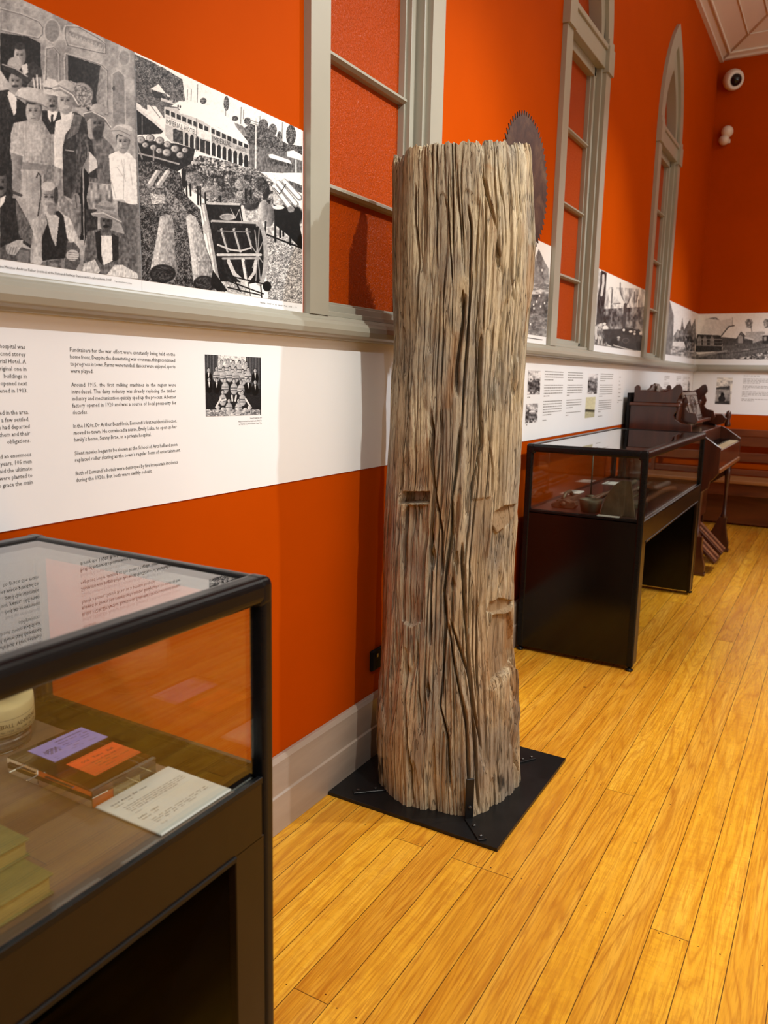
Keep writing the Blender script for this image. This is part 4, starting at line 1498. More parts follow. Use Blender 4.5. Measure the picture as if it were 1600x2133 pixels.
    k.ell(1270, 1330, 105, 95, 0.07, soft=0.2).poly([1140, 1240, 1330, 1300, 1368, 1500, 1368, 1600, 1250, 1480, 1150, 1400], 0.07)
    k.ell(1180, 1265, 48, 16, 0.85)
    for x, a, b in ((1155, 1350, 1530), (1195, 1400, 1500), (1275, 1430, 1560), (1220, 1400, 1490)):
        k.ln([x, a, x, b], 16, 0.10)
    k.ln([1090, 1480, 1370, 1590], 12, 0.06)
    k.ell(1105, 1330, 44, 90, 0.72, g2=0.3).ell(1060, 1290, 40, 80, 0.8, g2=0.4).ln([1080, 1380, 1075, 1490], 14, 0.2)
    for p in ([1150, 1100, 1285, 1280], [1180, 1070, 1320, 1240], [1230, 1060, 1350, 1190]):
        k.ln(p, 46, 0.5).ln([p[0] - 4, p[1] - 6, p[2] - 4, p[3] - 6], 28, 0.88)
    k.ell(1275, 1278, 22, 26, 0.5)
    k.ln([1145, 1110, 1190, 1160, 1240, 1080], 6, 0.08).ln([1150, 1010, 1160, 1120], 7, 0.85)
    # felled logs
    for pts, e, hl in (([240, 1340, 290, 1316, 335, 1330, 350, 1400, 374, 1800, 345, 1860, 200, 1840, 160, 1780, 215, 1500], (262, 1790, 104, 72), [250, 1380, 210, 1700]),
                       ([446, 1340, 480, 1316, 525, 1340, 590, 1500, 680, 1860, 600, 1920, 510, 1900, 475, 1560], (592, 1870, 86, 64), [470, 1380, 520, 1780])):
        k.poly(pts, 0.74, g2=0.50, tex=0.14, ts=8)
        k.ln(hl, 34, 0.84, 0.5)
        k.ell(*e, 0.10)
        k.ell(e[0], e[1] - 4, e[2] * 0.92, e[3] * 0.9, 0.16, soft=0.3)
        k.grain([(e[0] + e[2] * .8 * math.cos(t * .5), e[1] + e[3] * .8 * math.sin(t * .5)) for t in range(13)], 0.05, 0.42, 12, 7, 0.6)
    # bullock wagon chassis seen from behind
    k.poly([600, 1240, 880, 1240, 920, 1390, 1000, 1400, 1060, 1660, 1060, 1850, 900, 1880, 720, 1850, 640, 1600], 0.10, tex=0.07, ts=9)
    k.ln([585, 1250, 625, 1450, 690, 1830], 40, 0.60).ln([580, 1250, 618, 1450, 680, 1830], 14, 0.82)
    k.ell(605, 1425, 24, 50, 0.7)
    k.ln([895, 1260, 915, 1380], 26, 0.8).ln([620, 1232, 870, 1240], 18, 0.72)
    k.ln([655, 1375, 1000, 1390], 24, 0.66).ln([655, 1384, 1000, 1400], 8, 0.16)
    k.ell(775, 1340, 60, 26, 0.6).ell(775, 1340, 46, 16, 0.15)
    for i in range(6):
        k.ell(780 + i * 4, 1335 + i * 3, 66 - i * 5, 28 - i * 3, 0.7, 0.25)
    k.ln([800, 1270, 840, 1350, 870, 1280, 890, 1380], 4, 0.7)
    for x in (730, 830, 930):
        k.ln([x, 1440, x + 50, 1610], 24, 0.66, 1).ln([x + 8, 1440, x + 58, 1610], 8, 0.2)
    k.ln([700, 1560, 800, 1600, 880, 1610, 980, 1580], 14, 0.72).ln([700, 1450, 960, 1460], 9, 0.45)
    k.ell(1035, 1640, 62, 250, 0.62, soft=0.06).ell(1015, 1640, 48, 225, 0.10, soft=0.06)
    for i in range(8):
        a = i * math.pi / 4 + 0.3
        k.ln([1015, 1640, 1015 + 46 * math.cos(a), 1640 + 220 * math.sin(a)], 8, 0.55)
    k.ell(1015, 1640, 14, 50, 0.6)
    k.ln([700, 1640, 1040, 1640], 20, 0.74).ln([740, 1670, 1030, 1668], 16, 0.62)
    k.ln([785, 1690, 830, 1790, 910, 1860, 930, 1980], 30, 0.74).ln([1000, 1690, 990, 1780, 930, 1860], 24, 0.74).ln([900, 1680, 950, 1985], 26, 0.80).ln([912, 1690, 962, 1985], 7, 0.35)
    k.grain([700, 1850, 900, 1860, 940, 1960, 780, 1940], 0.5, 0.8, 8, 6)
    for p in ([760, 1800, 1100, 1880], [790, 1850, 1060, 1950], [780, 1900, 1040, 1960], [800, 1780, 880, 1930], [1040, 1880, 1050, 2000]):
        k.ln(p, 10, 0.06)
    k.ell(1090, 1890, 34, 40, 0.07)
    k.poly([660, 1760, 780, 1930, 700, 1930, 640, 1880], 0.08)
    return k.finish(0.06)


def board(name, label, cat, x0, x1, ya, yb, z0, z1, parent=None):
    return MB().box(x0, x1, ya, yb, z0, z1)


W_ = lambda u, v, x=0.0045: (x,) + tuple(wl(u, v, x))

# prints on the left wall; each sheet stands on the dado rail between two windows
YL = -0.3
pr = thing('historic_photo_print', 'black and white print of townsfolk posed before a railway carriage', 'photograph', (0, 0.6, 1.633))
MB().box(0.0, 0.004, YL, 1.3555, 1.633, 2.150).build('backing_board', M['panel'], pr)
st = paint_station()
ink_mesh('picture', st, (0.0046, YL, 1.659), (0.0046, 1.3555, 1.659), (0.0046, 1.3555, 2.150), (0.0046, YL, 2.150), 1100, 520, pr)
lt = Letters()
lt.line('Prime Minister Andrew Fisher (centre) at the Eumundi Railway Station with local residents, 1907.', (0.0048, 0.985, 1.6425), (0.0048, 1.268, 1.6465), (0, 0, 1), 0.0074)
lt.line('Image courtesy of John Oxley Library', (0.0048, 1.275, 1.6465), (0.0048, 1.325, 1.6465), (0, 0, 1), 0.0042)
lt.build('caption', M['ink'], pr)

ph = thing('historic_photo_print', 'black and white print of bullock teams and logs before a verandahed hotel', 'photograph', (0, 1.67, 1.633))
MB().box(0.0, 0.004, 1.3565, 1.992, 1.633, 2.150).build('backing_board', M['panel'], ph)
ht = paint_hotel()
ink_mesh('picture', ht, (0.0046, 1.3565, 1.659), (0.0046, 1.988, 1.659), (0.0046, 1.988, 2.150), (0.0046, 1.3565, 2.150), 760, 600, ph)
lt = Letters()
lt.line('Etheridge Sawmill in the Imperial Hotel, c.1920 ... loc', (0.0048, 1.79, 1.6440), (0.0048, 1.962, 1.6440), (0, 0, 1), 0.0060)
lt.build('caption', M['ink'], ph)
lt = Letters()
P = lambda x, y: W_(270 + x / 3.808, 100 + y / 3.808, 0.0049)
lt.quad('IMPERIAL HOTEL', P(288, 600), P(528, 690), P(528, 650), P(288, 560))
lt.quad('IMPERIAL', P(655, 738), P(808, 786), P(808, 748), P(655, 694))
lt.quad('HOTEL', P(850, 806), P(925, 828), P(925, 800), P(850, 776))
lt.build('lettering', M['ink'], ph)


def paint_mountain():
    k = Ink(1090, 490, 8.53, -900, -900, 512, 2000, 0.94, 0.4, 13)
    k.poly([-900, 700, -300, 500, 60, 560, 180, 480, 220, 380, 275, 240, 320, 330, 380, 470, 450, 590, 470, 1900, -900, 1900], 0.55, tex=0.10, ts=30)
    k.poly([275, 240, 320, 330, 370, 800, 300, 700, 240, 420], 0.42, tex=0.08, ts=20)
    k.grain([-900, 850, 470, 850, 470, 1100, -900, 1100], 0.45, 0.8, 60, 30)
    k.grain([-900, 1050, 470, 1050, 470, 1400, -900, 1400], 0.30, 0.50, 40, 50)
    k.grain([-900, 1400, 470, 1400, 470, 1900, -900, 1900], 0.36, 0.62, 60, 40)
    for x, y in ((185, 1235), (240, 1180), (290, 1080), (190, 1300), (130, 1580), (335, 620), (310, 1265), (380, 1205)):
        k.ell(x, y, 13, 22, 0.88)
    return k.finish(0.05)


pm = thing('historic_photo_print', 'black and white print of a steep pointed mountain, right behind the log', 'photograph', (0, 3.9, 1.633))
MB().box(0.0, 0.004, 2.862, 4.24, 1.633, 2.150).build('backing_board', M['panel'], pm)
ink_mesh('picture', paint_mountain(), (0.0046, 2.862, 1.675), (0.0046, 4.236, 1.675), (0.0046, 4.236, 2.150), (0.0046, 2.862, 2.150), 260, 220, pm)
lt = Letters()
lt.bar((0.0048, 3.92, 1.655), (0.0048, 4.18, 1.655), (0, 0, 1), 0.0035)
lt.build('caption', M['ink'], pm)


def paint_forest():
    k = Ink(1220, 550, 10.66, 0, 0, 1493, 2133, 0.92, 0.45, 17)
    k.poly([0, 60, 1400, 500, 1400, 1100, 0, 1000], 0.93)
    k.grain([400, 500, 1350, 560, 1320, 1200, 380, 1200], 0.45, 0.96, 45, 160, 0.7)
    k.grain([380, 1000, 1300, 950, 1290, 1500, 380, 1500], 0.18, 0.66, 60, 120)
    for p in ([770, 420, 770, 600, 850, 860], [980, 600, 985, 760, 930, 880], [1085, 620, 1080, 860], [1155, 690, 1120, 850], [600, 560, 560, 1000], [900, 880, 860, 1400], [1180, 800, 1190, 1300]):
        k.ln(p, 26, 0.35, 0.8)
    k.ln([740, 660, 850, 870], 34, 0.90).poly([560, 900, 690, 780, 800, 880], 0.78).ln([620, 885, 760, 875], 20, 0.4)
    k.ln([885, 900, 850, 1420], 70, 0.30)
    # tall trunks at the left edge
    k.poly([230, 90, 470, 190, 440, 700, 360, 1500, 330, 1850, 80, 1780, 150, 900], 0.24, tex=0.12, ts=30)
    k.poly([240, 130, 350, 120, 330, 400, 270, 700, 230, 1340, 150, 1500, 190, 900, 215, 400], 0.76, tex=0.12, ts=30)
    k.ln([395, 250, 395, 420, 355, 690], 50, 0.80).ln([330, 180, 330, 560], 14, 0.35)
    k.grain([90, 1380, 400, 1300, 520, 1500, 500, 1850, 80, 1780], 0.2, 0.8, 40, 90)
    k.ell(440, 1420, 60, 60, 0.9).ell(420, 1330, 36, 30, 0.85).ell(505, 1560, 40, 26, 0.85)
    k.ln([230, 1400, 230, 1650], 50, 0.78).ln([290, 1620, 280, 1850], 34, 0.74).ln([150, 1500, 140, 1660], 30, 0.72)
    # motor car in shade
    k.poly([380, 1450, 860, 1440, 900, 1390, 1200, 1450, 1260, 1620, 1230, 1930, 700, 1880, 480, 1780], 0.24, tex=0.05, ts=40)
    k.ln([900, 1420, 1020, 1410, 1150, 1450], 10, 0.62).poly([800, 1430, 1210, 1480, 1200, 1600, 820, 1560], 0.16)
    k.ell(848, 1466, 28, 28, 0.96).ell(1000, 1497, 40, 24, 0.96).ell(1085, 1550, 26, 24, 0.92).ell(1090, 1497, 22, 22, 0.7).ell(1215, 1540, 24, 34, 0.9)
    k.ell(735, 1630, 36, 26, 0.7).ell(730, 1680, 24, 24, 0.6).ell(890, 1700, 80, 60, 0.38).ell(890, 1700, 60, 44, 0.26).ell(640, 1740, 80, 90, 0.14).ell(1180, 1800, 60, 90, 0.12)
    k.ln([620, 1800, 900, 1880, 1150, 1945], 22, 0.74)
    k.grain([80, 1750, 600, 1830, 1230, 1990, 80, 1900], 0.4, 0.66, 60, 30)
    return k.finish(0.04)


pf = thing('historic_photo_print', 'black and white print of a motor car under tall forest trees', 'photograph', (0, 5.8, 1.633))
MB().box(0.0, 0.004, 5.108, 6.528, 1.633, 2.150).build('backing_board', M['panel'], pf)
ink_mesh('picture', paint_forest(), (0.0046, 5.108, 1.675), (0.0046, 6.528, 1.675), (0.0046, 6.528, 2.150), (0.0046, 5.108, 2.150), 300, 260, pf, tint=(1.0, 0.985, 0.91))


def paint_church():
    k = Ink(1370, 620, 6.957, 0, 0, 1700, 1113, 0.88, 0.5, 19)
    k.poly([0, 0, 1700, 0, 1700, 600, 0, 600], 0.88)
    k.poly([120, 40, 175, 40, 235, 260, 225, 600, 195, 880, 90, 870], 0.50, tex=0.08, ts=30)
    k.grain([230, 560, 290, 460, 330, 480, 360, 290, 385, 470, 430, 380, 470, 310, 490, 420, 545, 300, 560, 640, 520, 760, 410, 740, 380, 640, 230, 640], 0.25, 0.62, 20, 50)
    k.poly([220, 645, 380, 660, 400, 720, 215, 700], 0.86)
    k.grain([190, 700, 420, 720, 560, 800, 620, 900, 190, 880], 0.4, 0.8, 40, 26)
    k.grain([400, 560, 470, 520, 520, 600, 540, 780, 420, 770], 0.1, 0.6, 16, 30)
    k.grain([730, 300, 840, 280, 910, 330, 890, 350, 760, 330], 0.3, 0.7, 20, 12)
    for x, y in ((1330, 350), (1590, 350)):
        k.grain([x - 60, y - 10, x - 20, y - 45, x + 40, y - 30, x + 50, y + 20, x + 30, y + 90, x - 40, y + 90], 0.3, 0.75, 16, 18)
        k.ln([x + 10, y, x + 50, y + 220], 10, 0.4)
    # hall with two gabled wings
    k.poly([1280, 500, 1560, 490, 1560, 700, 1280, 700], 0.68, tex=0.06)
    k.poly([620, 500, 700, 300, 930, 330, 1060, 300, 1090, 380, 920, 560, 600, 525], 0.84, g2=0.78, tex=0.03, ts=30)
    k.poly([575, 530, 900, 545, 935, 590, 935, 780, 545, 790, 560, 600], 0.26, tex=0.04)
    for x in (605, 685, 790):
        k.poly([x - 28, 600, x, 545, x + 28, 600, x + 28, 700, x - 28, 700], 0.60)
        k.ln([x - 28, 640, x + 28, 640], 6, 0.25).ln([x, 560, x, 700], 5, 0.3)
    k.ln([575, 600, 940, 605], 8, 0.62).ln([560, 690, 940, 700], 9, 0.62).ln([570, 645, 940, 650], 5, 0.5)
    k.poly([930, 570, 1150, 575, 1200, 510, 1260, 560, 1290, 700, 940, 700], 0.34, tex=0.04)
    k.poly([930, 570, 1110, 410, 1220, 470, 1230, 500, 1140, 590], 0.86, tex=0.02)
    k.ln([920, 560, 1030, 420, 1110, 405], 16, 0.24).ln([1150, 600, 1210, 500, 1270, 560], 16, 0.22).ln([1085, 290, 1085, 400], 7, 0.45)
    k.poly([1165, 660, 1170, 560, 1200, 535, 1235, 570, 1235, 660], 0.62).ln([1130, 680, 1300, 690], 10, 0.6)
    k.poly([940, 700, 1380, 660, 1500, 620, 1700, 600, 1700, 720, 940, 780], 0.40, tex=0.08)
    k.poly([1270, 590, 1380, 610, 1380, 680, 1280, 680], 0.34).poly([1260, 560, 1390, 600, 1390, 620, 1270, 590], 0.8)
    k.poly([1520, 550, 1700, 530, 1700, 660, 1520, 670], 0.24).poly([1500, 545, 1700, 480, 1700, 545], 0.84).poly([1540, 570, 1580, 565, 1580, 620, 1545, 625], 0.62)
    # picket fence running to the right
    k.poly([560, 830, 1000, 760, 1300, 760, 1700, 640, 1700, 760, 1300, 850, 900, 920, 560, 915], 0.40, tex=0.09, ts=12)
    for i in range(30):
        x = 1000 + i * 24
        y = 770 - i * 3.2
        k.ln([x, y, x, y + 84], 5, 0.55)
    k.ln([860, 820, 1200, 790, 1700, 700], 8, 0.25).ln([600, 850, 1000, 770], 22, 0.58).ln([430, 770, 600, 830, 800, 800, 1000, 770], 14, 0.62)
    k.grain([900, 915, 1300, 850, 1700, 750, 1700, 920, 1000, 925], 0.25, 0.9, 20, 14)
    return k.finish(0.04)


ch = paint_church()
pc = thing('historic_photo_print', 'short black and white print of trees, between the third window and the corner', 'photograph', (0, 8.2, 1.633))
MB().box(0.0, 0.004, 7.400, YE - 0.004, 1.633, 2.160).build('backing_board', M['panel'], pc)
ink_mesh('picture', ch, (0.0046, 7.400, 1.690), (0.0046, YE - 0.005, 1.690), (0.0046, YE - 0.005, 2.160), (0.0046, 7.400, 2.160), 240, 200, pc)
pd = thing('historic_photo_print', 'black and white print of a gabled hall behind a fence, on the end wall', 'photograph', (1.5, YE, 1.633))
MB().box(0.004, 3.2, YE - 0.004, YE, 1.633, 2.160).build('backing_board', M['panel'], pd)
ink_mesh('picture', ch, (0.005, YE - 0.0046, 1.690), (1.2, YE - 0.0046, 1.690), (1.2, YE - 0.0046, 2.160), (0.005, YE - 0.0046, 2.160), 360, 200, pd)

# ------------------------------------------------------------------ white text panels below the rail
XP = 0.0039


def team_photo():
    k = Ink(400, 720, 10.0, 200, 150, 1480, 1500, 0.16, 0.5, 23)
    for i in range(14):
        k.ln([260 + i * 20, 200, 268 + i * 20, 700], 8, 0.42 if i % 3 else 0.62, 0.8)
        k.ln([1150 + i * 20, 240, 1150 + i * 20, 900], 8, 0.45 if i % 3 else 0.68, 0.8)
    k.grain([540, 180, 1130, 230, 1130, 560, 540, 520], 0.55, 0.95, 40, 40)
    k.grain([240, 1330, 1420, 1330, 1420, 1480, 240, 1480], 0.3, 0.85, 26, 10)
    rows = [(330, [(620, 8), (750, -20), (860, 20), (985, 20), (1130, 40)], .8), (470, [(345, 30), (510, 0), (655, 10), (785, 0), (910, 10), (1060, 60), (1170, 20), (1315, 40)], .82), (690, [(355, 10), (515, 20), (690, 20), (875, 40), (1020, 60), (1170, 20), (1315, 60)], .8), (960, [(640, 0), (1050, 10)], .8), (1130, [(770, 10), (970, 10)], .8)]
    for y, ps, g in rows:
        for x, dy in ps:
            suit = (x < 560 or x > 1110) and y > 600 or x < 400 or x > 1280
            w = 62
            k.ell(x, y + dy + 170, w * 1.2, 120, 0.07 if suit else 0.78, g2=0.05 if suit else 0.6, soft=0.2)
            if not suit:
                k.ln([x - w, y + dy + 150, x + w, y + dy + 150], 18, 0.32).ln([x - w, y + dy + 205, x + w, y + dy + 205], 18, 0.36)
            else:
                k.poly([x - 16, y + dy + 60, x + 18, y + dy + 60, x + 4, y + dy + 180], 0.85)
            k.ell(x, y + dy + 5, 34, 52, 0.14).ell(x, y + dy + 14, 27, 42, 0.82, g2=0.55).ell(x - 8, y + dy + 6, 5, 4, 0.2).ell(x + 9, y + dy + 6, 5, 4, 0.2)
    for p in ([600, 1100, 500, 1280], [1120, 1110, 1230, 1290], [700, 1120, 620, 1150], [830, 1040, 840, 1150], [920, 1040, 900, 1150]):
        k.ln(p, 34, 0.82)
    for x, y in ((540, 1285), (645, 1320), (1110, 1330), (1200, 1290), (760, 1330), (960, 1320)):
        k.ell(x, y, 42, 38, 0.88, g2=0.6)
    return k.finish(0.05)


def blob_photo(seed, u0, v0, u1, v1, lo=0.15, hi=0.9, sx=10, sy=14):
    k = Ink(u0, v0, 6, -20, -20, (u1 - u0) * 6 + 20, (v1 - v0) * 6 + 20, 0.5, 0.5, seed)
    w, h = (u1 - u0) * 6, (v1 - v0) * 6
    k.grain([-20, -20, w + 20, -20, w + 20, h + 20, -20, h + 20], lo, hi, sx * 2, sy * 2)
    k.grain([-20, -20, w + 20, -20, w + 20, h * 0.35, -20, h * 0.3], 0.55, 0.95, sx * 4, sy * 3, 0.7)
    k.grain([0, h * 0.45, w, h * 0.4, w, h * 0.8, 0, h * 0.85], 0.05, 0.5, sx * 3, sy * 2, 0.7)
    return k.finish(0.04)


tp = thing('text_panel', 'white text panel with black paragraphs and a team photograph, left of the log', 'information panel', (0, 1.5, 1.3))
MB().box(0.0008, 0.0034, -0.6, 3.40, 1.122, 1.562).build('backing_board', M['panel'], tp)
L = Letters()
DZ = 0.01490


def column(L, y0, y1, ztop, rows, size, dz=DZ, ragged=()):
    for i, s in enumerate(rows):
        if not s:
            continue
        last = (i + 1 == len(rows) or not rows[i + 1])
        z = ztop - i * dz
        L.line(s, (XP, y0, z), (XP, y1, z), (0, 0, 1), size, justify=not last, width_scale=0.92)


column(L, 1.147, 1.457, 1.4875, [
    'Fundraisers for the war effort were constantly being held on the', 'home front. Despite the devastating war overseas, things continued',
    'to progress in town. Farms were tended, dances were enjoyed, sports', 'were played.', '',
    'Around 1915, the first milking machines in the region were', 'introduced. The dairy industry was already replacing the timber',
    'industry and mechanisation quickly sped up the process. A butter', 'factory opened in 1920 and was a source of local prosperity for', 'decades.', '',
    'In the 1920s, Dr Arthur Bearblock, Eumundi\u2019s first residential doctor,', 'moved to town. He convinced a nurse, Emily Luke, to open up her', 'family\u2019s home, Sunny Brae, as a private hospital.', '',
    'Silent movies began to be shown at the School of Arts hall and soon', 'replaced roller skating as the town\u2019s regular form of entertainment.', '',
    'Both of Eumundi\u2019s hotels were destroyed by fire in separate incidents', 'during the 1920s. But both were swiftly rebuilt.'], 0.0128)
for z, s in ((0, 'hospital was'), (1, 'second storey'), (2, 'Imperial Hotel. A'), (3, 'original one in'), (4, 'buildings in'), (5, 'opened next'), (6, 'opened in 1913.'),
             (9, 'been arrived in the area.'), (10, 'hundreds but a few settled,'), (11, 'of them had departed'), (12, 'about them and their'), (13, 'obligations.'),
             (15, 'had an enormous'), (16, 'four years, 105 men'), (17, 'paid the ultimate'), (18, 'trees were planted to'), (19, 'to grace the main')):
    L.line(s, (XP, 0.90, 1.4885 - z * 0.01455), (XP, 1.040, 1.4885 - z * 0.01455), (0, 0, 1), 0.0128, justify=False, width_scale=0.92, align='right')
for i, s in enumerate(('Eumundi Football Club, 1934', 'Winners of the North Coast Rugby League Charity Cup', 'and \u201cDaily Mail\u201d Cup. Runners-up in the \u201cCourier\u201d Cup')):
    L.line(s, (XP, 1.60, 1.3215 - i * 0.0075), (XP, 1.793, 1.3215 - i * 0.0075), (0, 0, 1), 0.0062, justify=False, width_scale=0.72, align='right')
L.build('lettering', M['ink'], tp)
ink_mesh('inset_photo', team_photo(), (0.0039, 1.563, 1.3345), (0.0039, 1.791, 1.3315), (0.0039, 1.791, 1.4935), (0.0039, 1.563, 1.4950), 260, 200, tp, under=(0.8, 0.85, 1.0))

tp2 = thing('text_panel', 'long white text panel with small photos and columns, behind the far display case', 'information panel', (0, 5.5, 1.3))
MB().box(0.0008, 0.0034, 3.402, YE - 0.006, 1.122, 1.562).build('backing_board', M['panel'], tp2)
L = Letters()
rr = random.Random(3)


def greek(L, f, w, ztop, paras, dz=0.0150):
    """columns too far off to read: word-long dashes"""
    z = ztop
    for n in paras:
        for i in range(n):
            x = 0.0
            end = w if i < n - 1 else w * rr.uniform(0.15, 0.5)
            while x < end:
                l = min(rr.uniform(0.010, 0.034), end - x)
                L.v += [f(x, z), f(x + l, z), f(x + l, z + 0.0046), f(x, z + 0.0046)]
                b = len(L.v) - 4
                L.f.append((b, b + 1, b + 2, b + 3))
                x += l + 0.0065
            z -= dz
        z -= dz


for y, w, ps in ((4.25, 0.33, (4, 5, 6, 1)), (4.67, 0.31, (4, 5, 4, 2)), (5.39, 0.33, (4, 6, 6, 1)), (3.45, 0.33, (5, 5, 4))):
    greek(L, lambda x, z, y=y: (XP, y + x, z), w, 1.488, ps)
greek(L, lambda x, z: (XP, 5.90 + x, z), 0.14, 1.47, (1, 1, 1, 1, 1, 1, 2), 0.014)
for y in (7.55, 8.15, 8.5):
    greek(L, lambda x, z, y=y: (XP, y + x, z), 0.24, 1.492, (3, 3, 2))
greek(L, lambda x, z: (XP, 3.99 + x, z), 0.17, 1.350, (1,))
greek(L, lambda x, z: (XP, 3.99 + x, z), 0.15, 1.205, (1,))
L.build('lettering', M['greyink'], tp2)
for n, (ya, yb, za, zb, sd, t, u_) in enumerate(((3.985, 4.182, 1.366, 1.492, 31, (1, .98, .98), (.9, .86, .92)), (3.975, 4.165, 1.216, 1.318, 32, (1, .98, .98), (.9, .86, .92)), (5.10, 5.325, 1.358, 1.490, 33, (1, .98, .98), (.9, .86, .92)), (8.80, 8.93, 1.30, 1.50, 34, (1, .98, .98), (.9, .86, .92)))):
    (u0, v0), (u1, v1) = pix((0, ya, zb)), pix((0, yb, za))
    ink_mesh('inset_photo', blob_photo(sd, u0, v0, u1, v1 + 4), (XP, ya, za), (XP, yb, za), (XP, yb, zb), (XP, ya, zb), 60, 50, tp2, tint=t, under=u_)
kk = Ink(1218, 820, 6, 0, 0, 150, 320, 0.80, 0.5, 3)
kk.ln([0, 205, 150, 215], 22, 0.25).ln([0, 225, 150, 232], 12, 0.45).poly([0, 240, 150, 245, 150, 320, 0, 320], 0.70)
ink_mesh('inset_photo', kk.finish(0.04), (XP, 5.078, 1.204), (XP, 5.302, 1.204), (XP, 5.302, 1.338), (XP, 5.078, 1.338), 60, 50, tp2, tint=(1.0, 0.95, 0.62), under=(0.9, 0.85, 0.5))

tp3 = thing('text_panel', 'white text panel on the end wall above the wooden pew', 'information panel', (1.0, YE, 1.3))
MB().box(0.004, 3.4, YE - 0.0034, YE - 0.0008, 1.122, 1.562).build('backing_board', M['panel'], tp3)
L = Letters()
greek(L, lambda x, z: (0.50 + x, YE - XP, z), 0.36, 1.520, (1, 4, 3, 4, 2), 0.0150)
greek(L, lambda x, z: (0.95 + x, YE - XP, z), 0.30, 1.520, (5, 5), 0.0150)
L.build('lettering', M['greyink'], tp3)
k = Ink(1480, 780, 8, 0, 0, 360, 560, 0.86, 0.5, 5)
k.grain([0, 20, 360, 20, 360, 560, 0, 560], 0.6, 0.95, 60, 30)
k.poly([60, 220, 330, 190, 330, 260, 60, 250], 0.3, tex=0.1).poly([60, 260, 330, 260, 330, 520, 60, 520], 0.62, tex=0.15, ts=30).ell(200, 340, 30, 40, 0.12).ell(190, 410, 60, 60, 0.2).poly([70, 450, 320, 440, 320, 510, 60, 510], 0.28, tex=0.1)
ink_mesh('inset_photo', k.finish(0.05), (0.244, YE - XP, 1.222), (0.40, YE - XP, 1.222), (0.40, YE - XP, 1.500), (0.244, YE - XP, 1.500), 60, 90, tp3, tint=(1, .96, .86))


# ------------------------------------------------------------------ glass topped display cases
CX0, CX1, CH = 0.045, 0.662, 1.118


